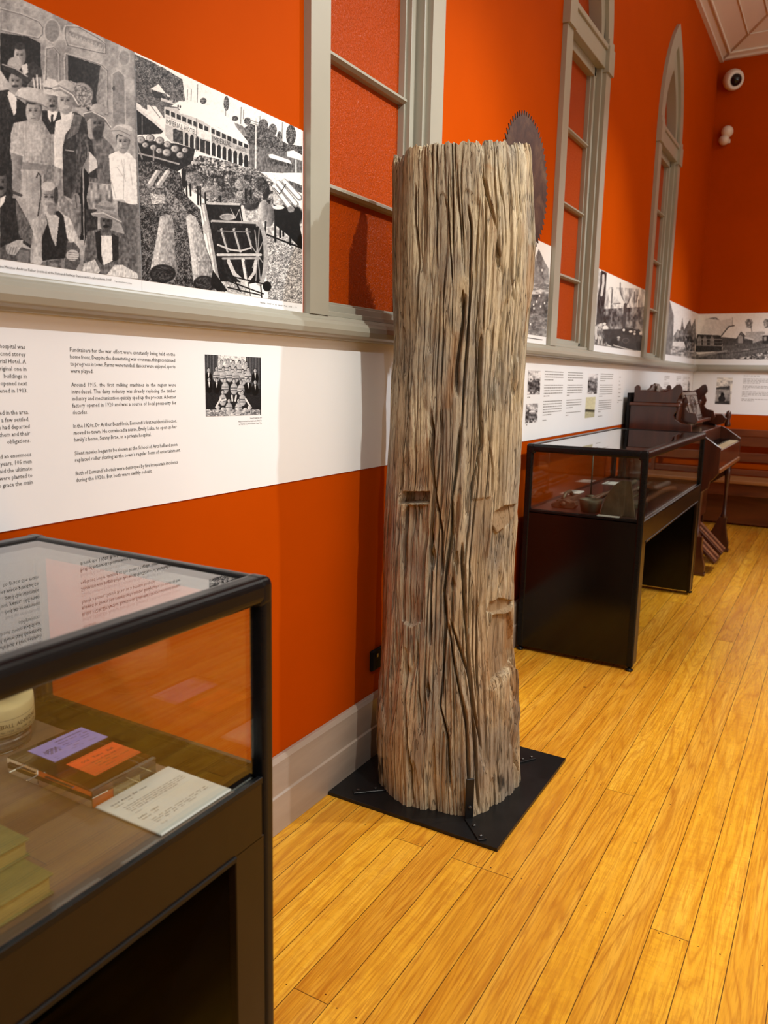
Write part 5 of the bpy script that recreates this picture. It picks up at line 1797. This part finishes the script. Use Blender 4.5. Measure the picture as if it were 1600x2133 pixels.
def display_case(y0, y1, label, deck_mat, stile, extra=None):
    root = thing('display_case', label, 'display case', ((CX0 + CX1) / 2, (y0 + y1) / 2, 0.0))
    zd = 0.765
    r = 0.040
    # solid ends
    for a, b in ((y0 + 0.004, y0 + 0.09), (y1 - 0.09, y1 - 0.004)):
        MB().box(CX0 + 0.01, CX1 - 0.006, a, b, 0.025, zd).build('end_panel', M['gloss'], root, bevel=0.002, seg=1)
    # stiles beside the opening
    for a, b in ((y0 + 0.026, y0 + 0.10), (y1 - 0.10, y1 - 0.026)):
        MB().box(CX1 - 0.020, CX1 - 0.003, a, b, 0.025, 0.66).build('stile', M['apron'], root, bevel=0.0015, seg=1)
    MB().box(CX1 - 0.030, CX1 - 0.003, y0 + 0.03, y1 - 0.03, 0.655, zd - 0.006).build('apron', M['apron'], root, bevel=0.002, seg=1)
    MB().box(CX1 - 0.026, CX1 + 0.001, y0 + 0.10, y1 - 0.10, 0.649, 0.660).build('apron_bead', M['black'], root, bevel=0.002, seg=1)
    MB().box(CX0 + 0.004, CX0 + 0.016, y0 + 0.09, y1 - 0.09, 0.03, zd - 0.02).build('back_panel', M['dark'], root)
    MB().box(CX0 + 0.01, CX1 - 0.012, y0 + 0.012, y1 - 0.012, zd - 0.022, zd).build('deck', deck_mat, root)
    # corner posts with rounded faces
    for x in (CX0 + 0.017, CX1 - 0.017):
        for y in (y0 + 0.014, y1 - 0.014):
            MB().box(x - 0.017, x + 0.017, y - 0.014, y + 0.014, 0.02, CH - 0.006).build('corner_post', M['black'], root, bevel=0.009, seg=4)
            MB().lathe([(0.016, 0.0), (0.019, 0.004), (0.019, 0.010), (0.008, 0.012), (0.008, 0.024)], (x, y, 0.0), seg=16).build('levelling_foot', M['black'], root, smooth=True)
    # top rails, rounded, mitred by overlapping at the corners
    t = 0.046
    for (xa, xb) in ((CX0, CX0 + t), (CX1 - t, CX1)):
        MB().box(xa, xb, y0, y1, CH - t, CH).build('long_top_rail', M['black'], root, bevel=0.015, seg=5)
    for (ya, yb) in ((y0 + 0.0005, y0 + 0.034), (y1 - 0.034, y1 - 0.0005)):
        MB().box(CX0 + 0.0005, CX1 - 0.0005, ya, yb, CH - t + 0.004, CH - 0.0005).build('short_top_rail', M['black'], root, bevel=0.014, seg=5)
    for x in (CX0, CX1 - 0.046):
        for y in (y0, y1 - 0.034):
            MB().box(x - 0.0006, x + 0.0466, y - 0.0006, y + 0.0346, CH - 0.052, CH + 0.0006).build('corner_cap', M['black'], root, bevel=0.013, seg=5)
    # narrow rebate rail at the deck
    f = MB()
    f.box(CX1 - 0.012, CX1 - 0.002, y0 + 0.03, y1 - 0.03, zd - 0.008, zd + 0.004)
    f.box(CX0 + 0.002, CX0 + 0.014, y0 + 0.03, y1 - 0.03, zd - 0.008, zd + 0.010)
    for y in (y0 + 0.004, y1 - 0.014):
        f.box(CX0 + 0.03, CX1 - 0.03, y, y + 0.010, zd - 0.008, zd + 0.010)
    f.build('deck_edge_trim', M['black'], root, bevel=0.001, seg=1)
    # panes, seated in the rails
    g = 0.006
    panes = [(CX0 + 0.030, CX1 - 0.030, y0 + 0.030, y1 - 0.030, CH - 0.011, CH - 0.005)]
    for x in (CX0 + 0.016, CX1 - 0.016 - g):
        panes.append((x, x + g, y0 + 0.036, y1 - 0.036, zd + 0.001, CH - 0.030))
    for y in (y0 + 0.016, y1 - 0.016 - g):
        panes.append((CX0 + 0.036, CX1 - 0.036, y, y + g, zd + 0.001, CH - 0.030))
    if stile:       # dark board added in place of the rear pane to darken what shows through
        MB().box(*panes.pop(1)).build('dark_rear_board', M['dark'], root)
    for i, p in enumerate(panes):
        MB().box(*p).build('top_glass' if i == 0 else 'side_glass', M['glass'], root)
    return root


display_case(-0.90, 1.010, 'black framed glass-topped display case holding tickets, in the lower left foreground', M['deck'], True)
display_case(3.90, 5.690, 'black framed glass-topped display case of old iron tools, beyond the log', M['deckdark'], False)

# ------------------------------------------------------------------ things in the near case
ZD = 0.7655
MB().box(0.280, 0.494, 0.762, 0.897, ZD, ZD + 0.030).build('acrylic_block', M['acrylic'], None, bevel=0.001, seg=1)
blk = bpy.data.objects['acrylic_block']
tag(blk, 'thick clear acrylic block under two coloured tickets in the near case', 'display block')
_bx = (0.39, 0.835)


def ticket(name, label, pts, mat, lines, crest=False):
    z = ZD + 0.0305
    P = [on(u, v, 2, z) for u, v in pts]      # near-left, far-left, far-right, near-right as read off the photo
    x0, x1 = (P[0][0] + P[1][0]) / 2, (P[2][0] + P[3][0]) / 2
    y0, y1 = (P[0][1] + P[3][1]) / 2, (P[1][1] + P[2][1]) / 2
    o = thing(name, label, 'ticket', ((x0 + x1) / 2, (y0 + y1) / 2, z))
    MB().box(x0, x1, y0, y1, z, z + 0.0008).build('card', mat, o)
    L = Letters()
    zz = z + 0.0010
    w, h = y1 - y0, x1 - x0
    for (s, a, b, t, sz) in lines:      # text runs along +y, top of the ticket towards the wall
        L.line(s, (x0 + h * t, y0 + w * a, zz), (x0 + h * t, y0 + w * b, zz), (-1, 0, 0), sz)
    if crest:
        cx, cy = x0 + h * 0.50, y0 + w * 0.21
        for r, th in ((0.017, 0.0012), (0.012, 0.0008)):
            for i in range(18):
                a, b = math.pi * i / 17 * 1.0, math.pi * (i + 1) / 17
                L.bar((cx + 0.008 - r * math.sin(a), cy - r * math.cos(a), zz), (cx + 0.008 - r * math.sin(b), cy - r * math.cos(b), zz), (-1, 0, 0), th)
        for i in range(9):
            for j in range(5):
                if (i * 7 + j * 5) % 3:
                    L.bar((cx + 0.009 - j * 0.004, cy - 0.0125 + i * 0.0028, zz), (cx + 0.009 - j * 0.004, cy - 0.0108 + i * 0.0028, zz), (-1, 0, 0), 0.0028)
    else:
        for t in (0.06, 0.95):
            L.bar((x0 + h * t, y0 + w * 0.03, zz), (x0 + h * t, y0 + w * 0.97, zz), (-1, 0, 0), 0.0005)
    L.build('lettering', M['ink'], o)
    return o


ticket('ball_ticket', 'lavender printed ticket with a round crest, on the clear block', [(58, 1565), (170, 1515), (225, 1536), (113, 1588)], M['purple'],
       [('GRAND ANNUAL BALL', .40, .92, .20, .0065), ('Eumundi School of Arts', .40, .95, .34, .0055), ('Friday Evening', .42, .90, .47, .0050), ('Tickets and Supper', .42, .86, .58, .0045), ('Gents', .50, .70, .70, .0045), ('Music by Orchestra', .42, .88, .80, .0040), ('M.C.', .08, .22, .84, .0040), ('No.', .08, .20, .94, .0040)], True)
ticket('ball_ticket', 'bright orange printed ticket with black type, on the clear block', [(138, 1590), (238, 1547), (294, 1567), (195, 1619)], M['orange'],
       [('Old Time Ball', .16, .84, .30, .0100), ('School of Arts Hall', .26, .78, .46, .0055), ('Friday, June 2', .28, .70, .58, .0050), ('Good Music', .26, .50, .70, .0050), ('Supper Provided', .55, .92, .70, .0050), ('Admission', .34, .68, .83, .0045)])

o = thing('label_card', 'white printed label card lying flat beside the clear block in the near case', 'label', (0.57, 0.84, ZD))
MB().box(0.497, 0.642, 0.765, 0.921, ZD, ZD + 0.004).build('card', M['card'], o, bevel=0.0015, seg=2)
L = Letters()
zz = ZD + 0.0043
for s, x, y0, y1, sz in (('Grand Annual Ball ticket', .520, .777, .852, .0068), ('Cardboard, 1930s', .528, .777, .815, .0042),
                         ('The Eumundi Show Society held the most popular ball each year', .540, .785, .908, .0042), ('when residents travelled from the surrounding district to the hall', .5455, .785, .908, .0042),
                         ('for an evening of dancing, supper and music until the small hours', .551, .785, .908, .0042), ('Grand Annual Ball, a formal event with long gowns', .5565, .785, .885, .0042), ('On loan', .566, .785, .797, .0036),
                         ('Ladies ticket', .582, .777, .818, .0068), ('Cardboard, c.1935', .589, .777, .812, .0042),
                         ('Ladies were generally encouraged to attend dances with', .601, .785, .904, .0042), ('discounted tickets while ladies bringing a plate of supper', .6065, .785, .904, .0042), ('were often given free admission', .612, .785, .870, .0042), ('On loan', .622, .785, .797, .0036)):
    L.line(s, (x, y0, zz), (x, y1, zz), (-1, 0, 0), sz)
L.build('lettering', M['ink'], o)

# reel of printed tickets on an acrylic ring
rc = (0.150, 0.820)
o = tag(MB().lathe([(0.066, 0.0), (0.068, 0.0), (0.068, 0.030), (0.066, 0.030)], (rc[0], rc[1], ZD), seg=56, closed=True).build('acrylic_ring_stand', M['acrylic'], None, smooth=True), 'clear round acrylic stand under the newsprint reel in the near case', 'display stand')
reel = thing('ticket_reel', 'cream reel of old printed tickets on a clear ring, back of the near case', 'ticket reel', (rc[0], rc[1], ZD + 0.032))
tilt = about((rc[0], rc[1], ZD + 0.03), 'Y', 9)
MB().lathe([(0.030, 0.0), (0.070, 0.0), (0.074, 0.003), (0.069, 0.050), (0.066, 0.054), (0.030, 0.054)], (rc[0], rc[1], ZD + 0.044), seg=64, closed=True).xf(tilt).build('paper_roll', M['cream'], reel, smooth=True)
L = Letters()
for i in range(16):
    a0 = i * 2 * math.pi / 16
    for r_, s, sz, dz_ in ((0.0732, ('ADMIT', 'ONE', 'TICKET', 'BALL')[i % 4], 0.011, 0.018), (0.0738, 'No. 1934', 0.006, 0.009)):
        co, fs, w = word_geo(s)
        b = len(L.v)
        for cx, cy in co:
            a = a0 + cx * sz / r_
            z = ZD + 0.044 + dz_ + cy * sz
            rr_ = 0.0746 - (z - ZD - 0.047) * 0.12
            L.v.append(tilt @ Vector((rc[0] + rr_ * math.cos(a), rc[1] + rr_ * math.sin(a), z)))
        L.f += [tuple(j + b for j in f) for f in fs]
    for dz_ in (0.006, 0.033):
        b = len(L.v)
        for k in range(6):
            a = a0 + k * (2 * math.pi / 16) / 5
            for q in (0, 0.0006):
                z = ZD + 0.044 + dz_ + q
                rr_ = 0.0746 - (z - ZD - 0.047) * 0.12
                L.v.append(tilt @ Vector((rc[0] + rr_ * math.cos(a), rc[1] + rr_ * math.sin(a), z)))
        L.f += [(b + 2 * k, b + 2 * k + 2, b + 2 * k + 3, b + 2 * k + 1) for k in range(5)]
L.build('lettering', M['ink'], reel)


def book(name, label, x0, x1, y0, y1, z, h):
    o = thing(name, label, 'book', ((x0 + x1) / 2, (y0 + y1) / 2, z))
    MB().box(x0 + 0.003, x1 - 0.004, y0 + .003, y1 - 0.004, z + 0.003, z + h - 0.003).build('pages', M['edge'], o)
    m = MB().box(x0, x1, y0, y1, z, z + 0.003).box(x0, x1, y0, y1, z + h - 0.003, z + h).box(x0, x0 + 0.003, y0, y1, z, z + h)
    m.build('cover', M['green'], o, bevel=0.0012, seg=2)
    return o


book('cloth_book', 'larger mottled green cloth covered book at the lower left of the near case', 0.470, 0.618, 0.36, 0.598, ZD, 0.030)
book('cloth_book', 'smaller green cloth book resting on the larger green book in the near case', 0.430, 0.560, 0.40, 0.606, ZD + 0.0305, 0.026)

# ------------------------------------------------------------------ iron tools in the far case
ZF = 0.7655


def D(u, v, z=0.0):
    p = on(u, v, 2, ZF + z)
    return Vector(p)


# broad iron scoop standing by the near glass
sc_ = [on(u, v, 1, 4.03) for u, v in ((1325, 1069), (1316, 1003), (1296, 1000), (1278, 1012), (1262, 1036), (1250, 1069))]
sc_ = [(q[0], max(q[2], ZF)) for q in sc_]
sc_[0] = (sc_[0][0], ZF)
sc_[-1] = (sc_[-1][0], ZF)
tag(MB().prism(sc_, 1, 4.02, 4.032).prism([(sc_[5][0], ZF), (sc_[4][0], sc_[4][1]), (sc_[4][0] + 0.012, sc_[4][1]), (sc_[5][0] + 0.014, ZF)], 1, 4.03, 4.16).build('iron_scoop', M['iron'], None, bevel=0.003), 'large dull iron scoop plate standing by the near glass of the far case', 'tool')
m = MB().lathe([(0.038, 0.0), (0.048, 0.004), (0.056, 0.045), (0.060, 0.068), (0.056, 0.070), (0.050, 0.045), (0.040, 0.010)], (0.355, 4.06, ZF), seg=28, closed=True)
tag(m.build('iron_melting_pot', M['iron'], None, smooth=True), 'round open iron pot left of the big scoop in the far case', 'pot')
o = thing('timber_dog', 'brown iron timber dog with a rounded boss, front left of the far case', 'tool', (0.20, 4.12, ZF))
MB().prism([(0.135, ZF), (0.255, ZF), (0.270, ZF + 0.020), (0.262, ZF + 0.045), (0.235, ZF + 0.038), (0.200, ZF + 0.052), (0.160, ZF + 0.034), (0.128, ZF + 0.018)], 1, 4.09, 4.15).build('iron_body', M['ironrust'], o, bevel=0.006)
MB().lathe([(0.016, 0.0), (0.014, -0.008), (0.006, -0.012)], (0.198, 4.09, ZF + 0.024), axis='y', seg=16).build('boss', M['ironrust'], o, smooth=True)
o = thing('jack_plane', 'small dark plane-like tool behind the timber dog in the far case', 'tool', (0.19, 4.32, ZF))
MB().box(0.125, 0.175, 4.20, 4.50, ZF, ZF + 0.028).build('sole', M['ironrust'], o, bevel=0.004)
MB().tube([(0.150, 4.24, ZF + 0.028), (0.150, 4.28, ZF + 0.052), (0.150, 4.36, ZF + 0.058), (0.150, 4.42, ZF + 0.028)], 0.011).build('handle', M['iron'], o, smooth=True)
m = MB().tube([(0.245, 4.30, ZF + 0.010), (0.250, 4.55, ZF + 0.012), (0.262, 4.80, ZF + 0.010)], 0.010)
tag(m.build('iron_bar', M['ironrust'], None, smooth=True), 'short rusty iron bar lying behind the iron pot in the far case', 'tool')
# upright pin on a foot
o = thing('upright_iron_pin', 'thin upright iron pin on a round foot, left in the far case', 'tool', (0.20, 4.62, ZF))
MB().lathe([(0.030, 0.0), (0.030, 0.006), (0.008, 0.012)], (0.200, 4.62, ZF), seg=20).build('foot', M['iron'], o, smooth=True)
MB().tube([(0.200, 4.62, ZF + 0.010), (0.200, 4.62, ZF + 0.270)], [0.005, 0.003], 10).build('pin', M['iron'], o, smooth=True)
# long drills and axes
for nm, lb, p0, p1, r0, r1, hm, bm_ in (
        ('brace_auger', 'long iron auger with a pale ferrule at the far right of the far case', (0.44, 4.50), (0.50, 5.42), 0.008, 0.014, 'iron', 'silver'),
        ('long_handled_chisel', 'dark long-handled chisel lying beside the auger in the far case', (0.36, 4.40), (0.42, 5.30), 0.010, 0.015, 'ironrust', 'iron'),
        ('cant_hook', 'long dark curved hook at the back of the far case', (0.28, 4.35), (0.30, 5.35), 0.009, 0.013, 'ironrust', 'iron')):
    o = thing(nm, lb, 'tool', (p0[0], p0[1], ZF))
    q = [(p0[0] + (p1[0] - p0[0]) * t, p0[1] + (p1[1] - p0[1]) * t, ZF + 0.016 + 0.010 * math.sin(t * 3.1)) for t in (0, .3, .6)]
    MB().tube(q, r0, 10).build('shank', M[hm], o, smooth=True)
    q = [(p0[0] + (p1[0] - p0[0]) * t, p0[1] + (p1[1] - p0[1]) * t, ZF + 0.024) for t in (.6, .65, .82, .95, 1.0)]
    MB().tube(q, [r0, r1 * 1.3, r1, r1 * 1.25, r1 * 0.7], 12).build('grip', M[bm_], o, smooth=True)
o = thing('axe', 'axe with a worn tan wooden handle lying along the front of the far case', 'tool', (0.56, 4.7, ZF))
MB().tube([(0.560, 4.28, ZF + 0.030), (0.556, 4.55, ZF + 0.032), (0.552, 4.85, ZF + 0.030), (0.560, 5.08, ZF + 0.026), (0.575, 5.18, ZF + 0.020)], [0.017, 0.014, 0.014, 0.018, 0.015], 14).build('handle', M['tan'], o, smooth=True)
MB().prism([(0.500, 4.20), (0.600, 4.22), (0.588, 4.33), (0.520, 4.36)], 2, ZF + 0.018, ZF + 0.042).build('axe_head', M['iron'], o, bevel=0.004)
for lb, x, y, w, h in (('small white label card behind the iron pot in the far case', 0.245, 4.42, 0.06, 0.11), ('white label card near the middle of the far case', 0.150, 5.30, 0.09, 0.16), ('white label card by the rear glass of the far case', 0.080, 4.70, 0.06, 0.20), ('narrow white label card under the edge of the iron scoop', 0.470, 3.985, 0.11, 0.03)):
    o = thing('label_card', lb, 'label', (x, y, ZF))
    MB().box(x - w / 2, x + w / 2, y - h / 2, y + h / 2, ZF, ZF + 0.004).build('card', M['card'], o)
    L = Letters()
    if h > 0.05:
        greek(L, lambda s_, z, x=x, y=y, w=w, h=h: (x + w / 2 - 0.012 - (z - 1.0), y - h / 2 + 0.008 + s_, ZF + 0.0043), h - 0.016, 1.0 + w - 0.03, (3,), 0.009)
        L.build('lettering', M['ink'], o)

# ------------------------------------------------------------------ power outlet behind the log
o = thing('power_outlet', 'black double power outlet low on the orange wall behind the log', 'power outlet', (0, 2.48, 0.39))
MB().box(0.0, 0.016, 2.425, 2.545, 0.345, 0.425).build('face_plate', M['dark'], o, bevel=0.006)
for y in (2.455, 2.515):
    MB().box(0.016, 0.0165, y - 0.010, y - 0.006, 0.368, 0.382).box(0.016, 0.0165, y + 0.006, y + 0.010, 0.368, 0.382).box(0.016, 0.0165, y - 0.002, y + 0.002, 0.352, 0.362).build('socket', M['dark'], o)
    MB().box(0.016, 0.020, y - 0.008, y + 0.008, 0.396, 0.412).build('switch', M['lens'], o, bevel=0.002)

# ------------------------------------------------------------------ security camera and sensor high in the corner
cc = Vector((0.150, YE, 4.42))
o = thing('security_camera', 'white round security camera with a black lens, high on the end wall near the corner', 'security camera', tuple(cc))
MB().lathe([(0.052, 0.0), (0.056, -0.02), (0.056, -0.05), (0.050, -0.055)], tuple(cc), axis='y', seg=32).build('mount', M['white'], o, smooth=True)
aim = (Vector((0.75, -1.0, -0.45))).normalized()
cb = cc + Vector((0.004, -0.085, 0.0))


def ball(c, r, d, prof, name, mat, parent):
    m = MB().lathe(prof, (0, 0, 0), seg=36)
    m.xf(Matrix.Translation(c) @ d.to_track_quat('Z', 'Y').to_matrix().to_4x4())
    return m.build(name, mat, parent, smooth=True)


R_ = 0.098
pr_ = [(R_ * math.sin(a), -R_ * math.cos(a)) for a in [math.pi * i / 20 for i in range(1, 15)]]
sh = ball(cb, R_, aim, pr_ + [(pr_[-1][0] * 0.8, pr_[-1][1] - 0.004)], 'housing', M['white'], o)
ball(cb + aim * 0.022, 0.06, aim, [(0.058, 0.030), (0.054, 0.044), (0.040, 0.062), (0.020, 0.072), (0.004, 0.075)], 'lens', M['lens'], o)
o = thing('motion_sensor', 'small white motion sensor on the end wall below the security camera', 'sensor', (0.125, YE, 3.90))
MB().box(0.065, 0.165, YE - 0.012, YE, 3.845, 3.885).build('bracket', M['white'], o, bevel=0.005)
ball(Vector((0.135, YE - 0.055, 3.945)), 0.06, Vector((0.5, -1, 0.1)).normalized(), [(0.058 * math.sin(math.pi * i / 14), -0.058 * math.cos(math.pi * i / 14)) for i in range(1, 14)], 'head', M['white'], o)
ball(Vector((0.110, YE - 0.050, 3.870)), 0.05, Vector((0.5, -1, -0.3)).normalized(), [(0.050 * math.sin(math.pi * i / 14), -0.062 * math.cos(math.pi * i / 14)) for i in range(1, 14)], 'body', M['white'], o)

# ------------------------------------------------------------------ reed organ
OY0, OY1 = 6.08, 7.32
org = thing('reed_organ', 'dark carved wooden reed organ with fretted music desk, beyond the far display case', 'organ', (0.38, 6.7, 0))
T = 0.030
side = [(0.055, 0.03), (0.055, 1.275), (0.385, 1.275), (0.392, 1.235), (0.372, 1.205), (0.385, 1.175), (0.425, 1.150), (0.500, 1.140), (0.505, 1.085), (0.560, 1.080), (0.600, 1.063), (0.715, 0.985), (0.715, 0.800), (0.690, 0.765), (0.660, 0.735), (0.655, 0.690), (0.560, 0.620), (0.480, 0.560), (0.470, 0.03)]
for y in (OY0, OY1 - T):
    MB().prism(side, 1, y, y + T).build('side_panel', M['mahog'], org, bevel=0.004)
MB().box(0.055, 0.075, OY0 + T, OY1 - T, 0.03, 1.27).build('back_panel', M['dark'], org)
MB().box(0.035, 0.053, OY0 - 0.02, OY1 + 0.02, 0.02, 1.36).build('rear_board', M['dark'], org)
MB().box(0.045, 0.405, OY0 - 0.018, OY1 + 0.018, 1.268, 1.292).build('top_shelf', M['mahogy'], org, bevel=0.006)
MB().box(0.09, 0.39, OY0 + 0.04, OY1 - 0.04, 1.292, 1.300).build('top_board', M['mahogy'], org)
# gallery: end boards, back rail with carved crest
for y in (OY0 + 0.01, OY1 - 0.035):
    MB().prism([(0.075, 1.292), (0.075, 1.400), (0.090, 1.418), (0.108, 1.418), (0.118, 1.398), (0.118, 1.380), (0.300, 1.372), (0.345, 1.395), (0.372, 1.425), (0.398, 1.432), (0.412, 1.410), (0.420, 1.372), (0.402, 1.345), (0.385, 1.292)], 1, y, y + 0.022).build('gallery_end', M['mahog'], org, bevel=0.004)
gal = [(OY0 + 0.03, 1.292), (OY1 - 0.03, 1.292), (OY1 - 0.03, 1.375)]
n = 40
for i in range(n + 1):
    y = OY1 - 0.03 - (OY1 - OY0 - 0.06) * i / n
    t = (y - OY0) / (OY1 - OY0) - 0.5
    gal.append((y, 1.378 + 0.050 * max(0, math.cos(t * 8)) ** 0.7 * (abs(t) < 0.196) + 0.006 * math.sin(i * 1.6)))
MB().prism(gal, 0, 0.095, 0.113).build('gallery_back', M['mahog'], org)
m = MB()
for i in range(5):
    a = (i - 2) * 0.5
    m.tube([(0.120, 6.70, 1.335), (0.126, 6.70 + 0.06 * math.sin(a), 1.335 + 0.085 * math.cos(a))], [0.018, 0.007], 10)
m.build('carved_crest', M['silver'], org, smooth=True)
# scrolled brackets carrying the desk
for y in (OY0 + 0.16, OY1 - 0.19):
    MB().prism([(0.385, 1.200), (0.400, 1.330), (0.425, 1.340), (0.440, 1.300), (0.425, 1.255), (0.450, 1.225), (0.500, 1.215), (0.520, 1.165), (0.500, 1.140), (0.420, 1.150)], 1, y, y + 0.026).build('scroll_bracket', M['mahog'], org, bevel=0.004)
MB().box(0.385, 0.400, OY0 + T, OY1 - T, 1.08, 1.27).build('stop_board', M['mahogy'], org)
for i in range(9):
    MB().lathe([(0.010, 0.0), (0.013, 0.016), (0.006, 0.024)], (0.400, OY0 + 0.20 + i * 0.105, 1.120), axis='x', seg=12).build('stop_knob', M['ivory'], org, smooth=True)
# music desk: slanted fretwork board with scalloped edge
sc = []
for i in range(25):
    y = 6.38 + 0.60 * i / 24
    sc.append((y, 0.205 + 0.010 * abs(math.sin(i * math.pi / 4))))
m = MB().prism([(6.38, 0.0)] + [(6.98, 0.0)] + sc[::-1], 2, -0.007, 0.007)
m.xf(Matrix(((0, -0.30, 0.954, 0.430), (1, 0, 0, 0), (0, 0.954, 0.30, 1.165), (0, 0, 0, 1))))
md = m.build('music_desk', M['silver'], org, bevel=0.002, seg=1)
m = MB()
for r_ in (0.075, 0.05, 0.025):
    pts = [(6.68 + r_ * 1.7 * math.cos(a), 0.105 + r_ * math.sin(a), -0.009) for a in [2 * math.pi * i / 24 for i in range(25)]]
    m.tube(pts, 0.003, 6)
m.tube([(6.41, 0.02, -0.009), (6.41, 0.19, -0.009), (6.95, 0.19, -0.009), (6.95, 0.02, -0.009), (6.41, 0.02, -0.009)], 0.004, 6)
m.xf(Matrix(((0, -0.30, -0.954, 0.434), (1, 0, 0, 0), (0, 0.954, -0.30, 1.165), (0, 0, 0, 1))))
m.build('fret_moulding', M['mahog'], md)
MB().box(0.410, 0.500, 6.33, 7.03, 1.140, 1.165).build('desk_ledge', M['mahogy'], org, bevel=0.004)
# far end ornaments: lamp ledge and finial
m = MB().prism([(0.44, 1.120), (0.47, 1.180), (0.56, 1.186), (0.60, 1.150), (0.585, 1.110), (0.52, 1.090)], 1, OY1 - 0.10, OY1 + 0.02)
m.build('lamp_ledge', M['mahog'], org, bevel=0.006)
MB().lathe([(0.022, 0.0), (0.026, 0.02), (0.016, 0.05), (0.024, 0.09), (0.020, 0.12), (0.008, 0.135)], (0.600, OY1 - 0.02, 1.080), seg=18).build('finial', M['mahog'], org, smooth=True)
# key bed, keys and fall
MB().box(0.10, 0.700, OY0 + T, OY1 - T, 0.800, 0.850).build('key_bed', M['mahogy'], org, bevel=0.004)
MB().box(0.690, 0.712, OY0 + T, OY1 - T, 0.800, 0.965).build('key_slip', M['mahogy'], org, bevel=0.003)
MB().box(0.700, 0.722, OY0 + T, OY1 - T, 0.800, 0.830).build('key_slip_moulding', M['pewseat'], org, bevel=0.004)
MB().box(0.40, 0.55, OY0 + T, OY1 - T, 0.95, 1.085).build('fall_board', M['mahogy'], org, bevel=0.006)
cp = [(0.555, OY0 + 0.075)]
for i in range(36):
    y = OY0 + 0.075 + i * 0.0300
    cp += [(0.700, y), (0.700, y + 0.0285), (0.600, y + 0.0285), (0.600, y + 0.0300)]
cp.append((0.555, y + 0.0300))
kb = MB().prism(cp, 2, 0.950, 0.972)
kb.build('white_keys', M['ivory'], org)
for i in range(35):
    if i % 7 not in (2, 6):
        y = OY0 + 0.075 + (i + 1) * 0.0300
        MB().box(0.555, 0.640, y - 0.007, y + 0.007, 0.966, 0.984).build('black_key', M['lens'], org)
MB().box(0.47, 0.49, OY0 + T, OY1 - T, 0.33, 0.80).build('knee_panel', M['mahogy'], org)
MB().box(0.10, 0.50, OY0 + T, OY1 - T, 0.05, 0.12).build('bottom_board', M['mahogy'], org)
# front legs: turned shaft on a scroll foot
for y, dx in ((OY0 + 0.17, -0.060), (OY1 - 0.03, 0.0)):
    MB().lathe([(0.026, 0.0), (0.030, 0.02), (0.019, 0.05), (0.017, 0.20), (0.023, 0.36), (0.029, 0.42), (0.020, 0.44), (0.030, 0.47)], (0.640 + dx, y, 0.290), seg=18).build('leg', M['mahog'], org, smooth=True)
    MB().prism([(q[0] + dx * 0.7, q[1]) for q in [(0.430, 0.0), (0.430, 0.060), (0.460, 0.075), (0.515, 0.105), (0.560, 0.190), (0.605, 0.300), (0.668, 0.300), (0.668, 0.215), (0.684, 0.130), (0.700, 0.075), (0.698, 0.032), (0.690, 0.0)]], 1, y - 0.026, y + 0.026).build('scroll_foot', M['mahog'], org, bevel=0.005)
    MB().box(0.54 + dx, 0.705 + dx * 0.7, y - 0.032, y + 0.032, 0.0, 0.024).build('foot_block', M['mahog'], org, bevel=0.004)
# pedals
for y in (6.46, 6.82):
    m = MB().box(-0.17, 0.13, -0.13, 0.13, -0.012, 0.012)
    m.xf(Matrix.Translation((0.620, y, 0.175)) @ Matrix.Rotation(math.radians(44), 4, 'Y'))
    p = m.build('pedal', M['mahog'], org, bevel=0.004)
    for d_ in (-0.065, 0.065):
        m = MB().box(-0.16, 0.12, d_ - 0.028, d_ + 0.028, 0.012, 0.017)
        m.xf(Matrix.Translation((0.620, y, 0.175)) @ Matrix.Rotation(math.radians(44), 4, 'Y'))
        m.build('tread_strip', M['tan'], p)
    MB().tube([(0.52, y, 0.10), (0.50, y, 0.30)], 0.010, 8).build('pedal_strap', M['dark'], p)

# ------------------------------------------------------------------ pew along the end wall
pw = thing('church_pew', 'long dark timber pew with slatted back along the end wall', 'pew', (1.6, 8.85, 0))
X0, X1 = 0.10, 3.10
for nm, ya, yb, za, zb, mt in (('top_rail', 8.92, 8.965, 0.905, 0.975, 'pew'), ('back_slat', 8.930, 8.955, 0.800, 0.902, 'pew'), ('back_slat', 8.925, 8.950, 0.640, 0.735, 'pew'), ('back_slat', 8.92, 8.945, 0.50, 0.56, 'pew')):
    MB().box(X0, X1, ya, yb, za, zb).build(nm, M[mt], pw, bevel=0.005)
MB().box(X0, X1, 8.48, 8.93, 0.455, 0.490).build('seat', M['pewseat'], pw, bevel=0.008)
MB().box(X0 + 0.03, X1 - 0.03, 8.53, 8.552, 0.330, 0.456).build('front_apron', M['pew'], pw, bevel=0.003)
for x in (X0, (X0 + X1) / 2 - 0.02, X1 - 0.04):
    MB().prism([(8.50, 0.0), (8.50, 0.455), (8.90, 0.455), (8.918, 0.975), (8.965, 0.975), (8.955, 0.0)], 0, x, x + 0.04).build('pew_end', M['pew'], pw, bevel=0.004)
MB().box(X0 + 0.03, X1 - 0.03, 8.72, 8.745, 0.02, 0.330).build('lower_board', M['pew'], pw, bevel=0.003)
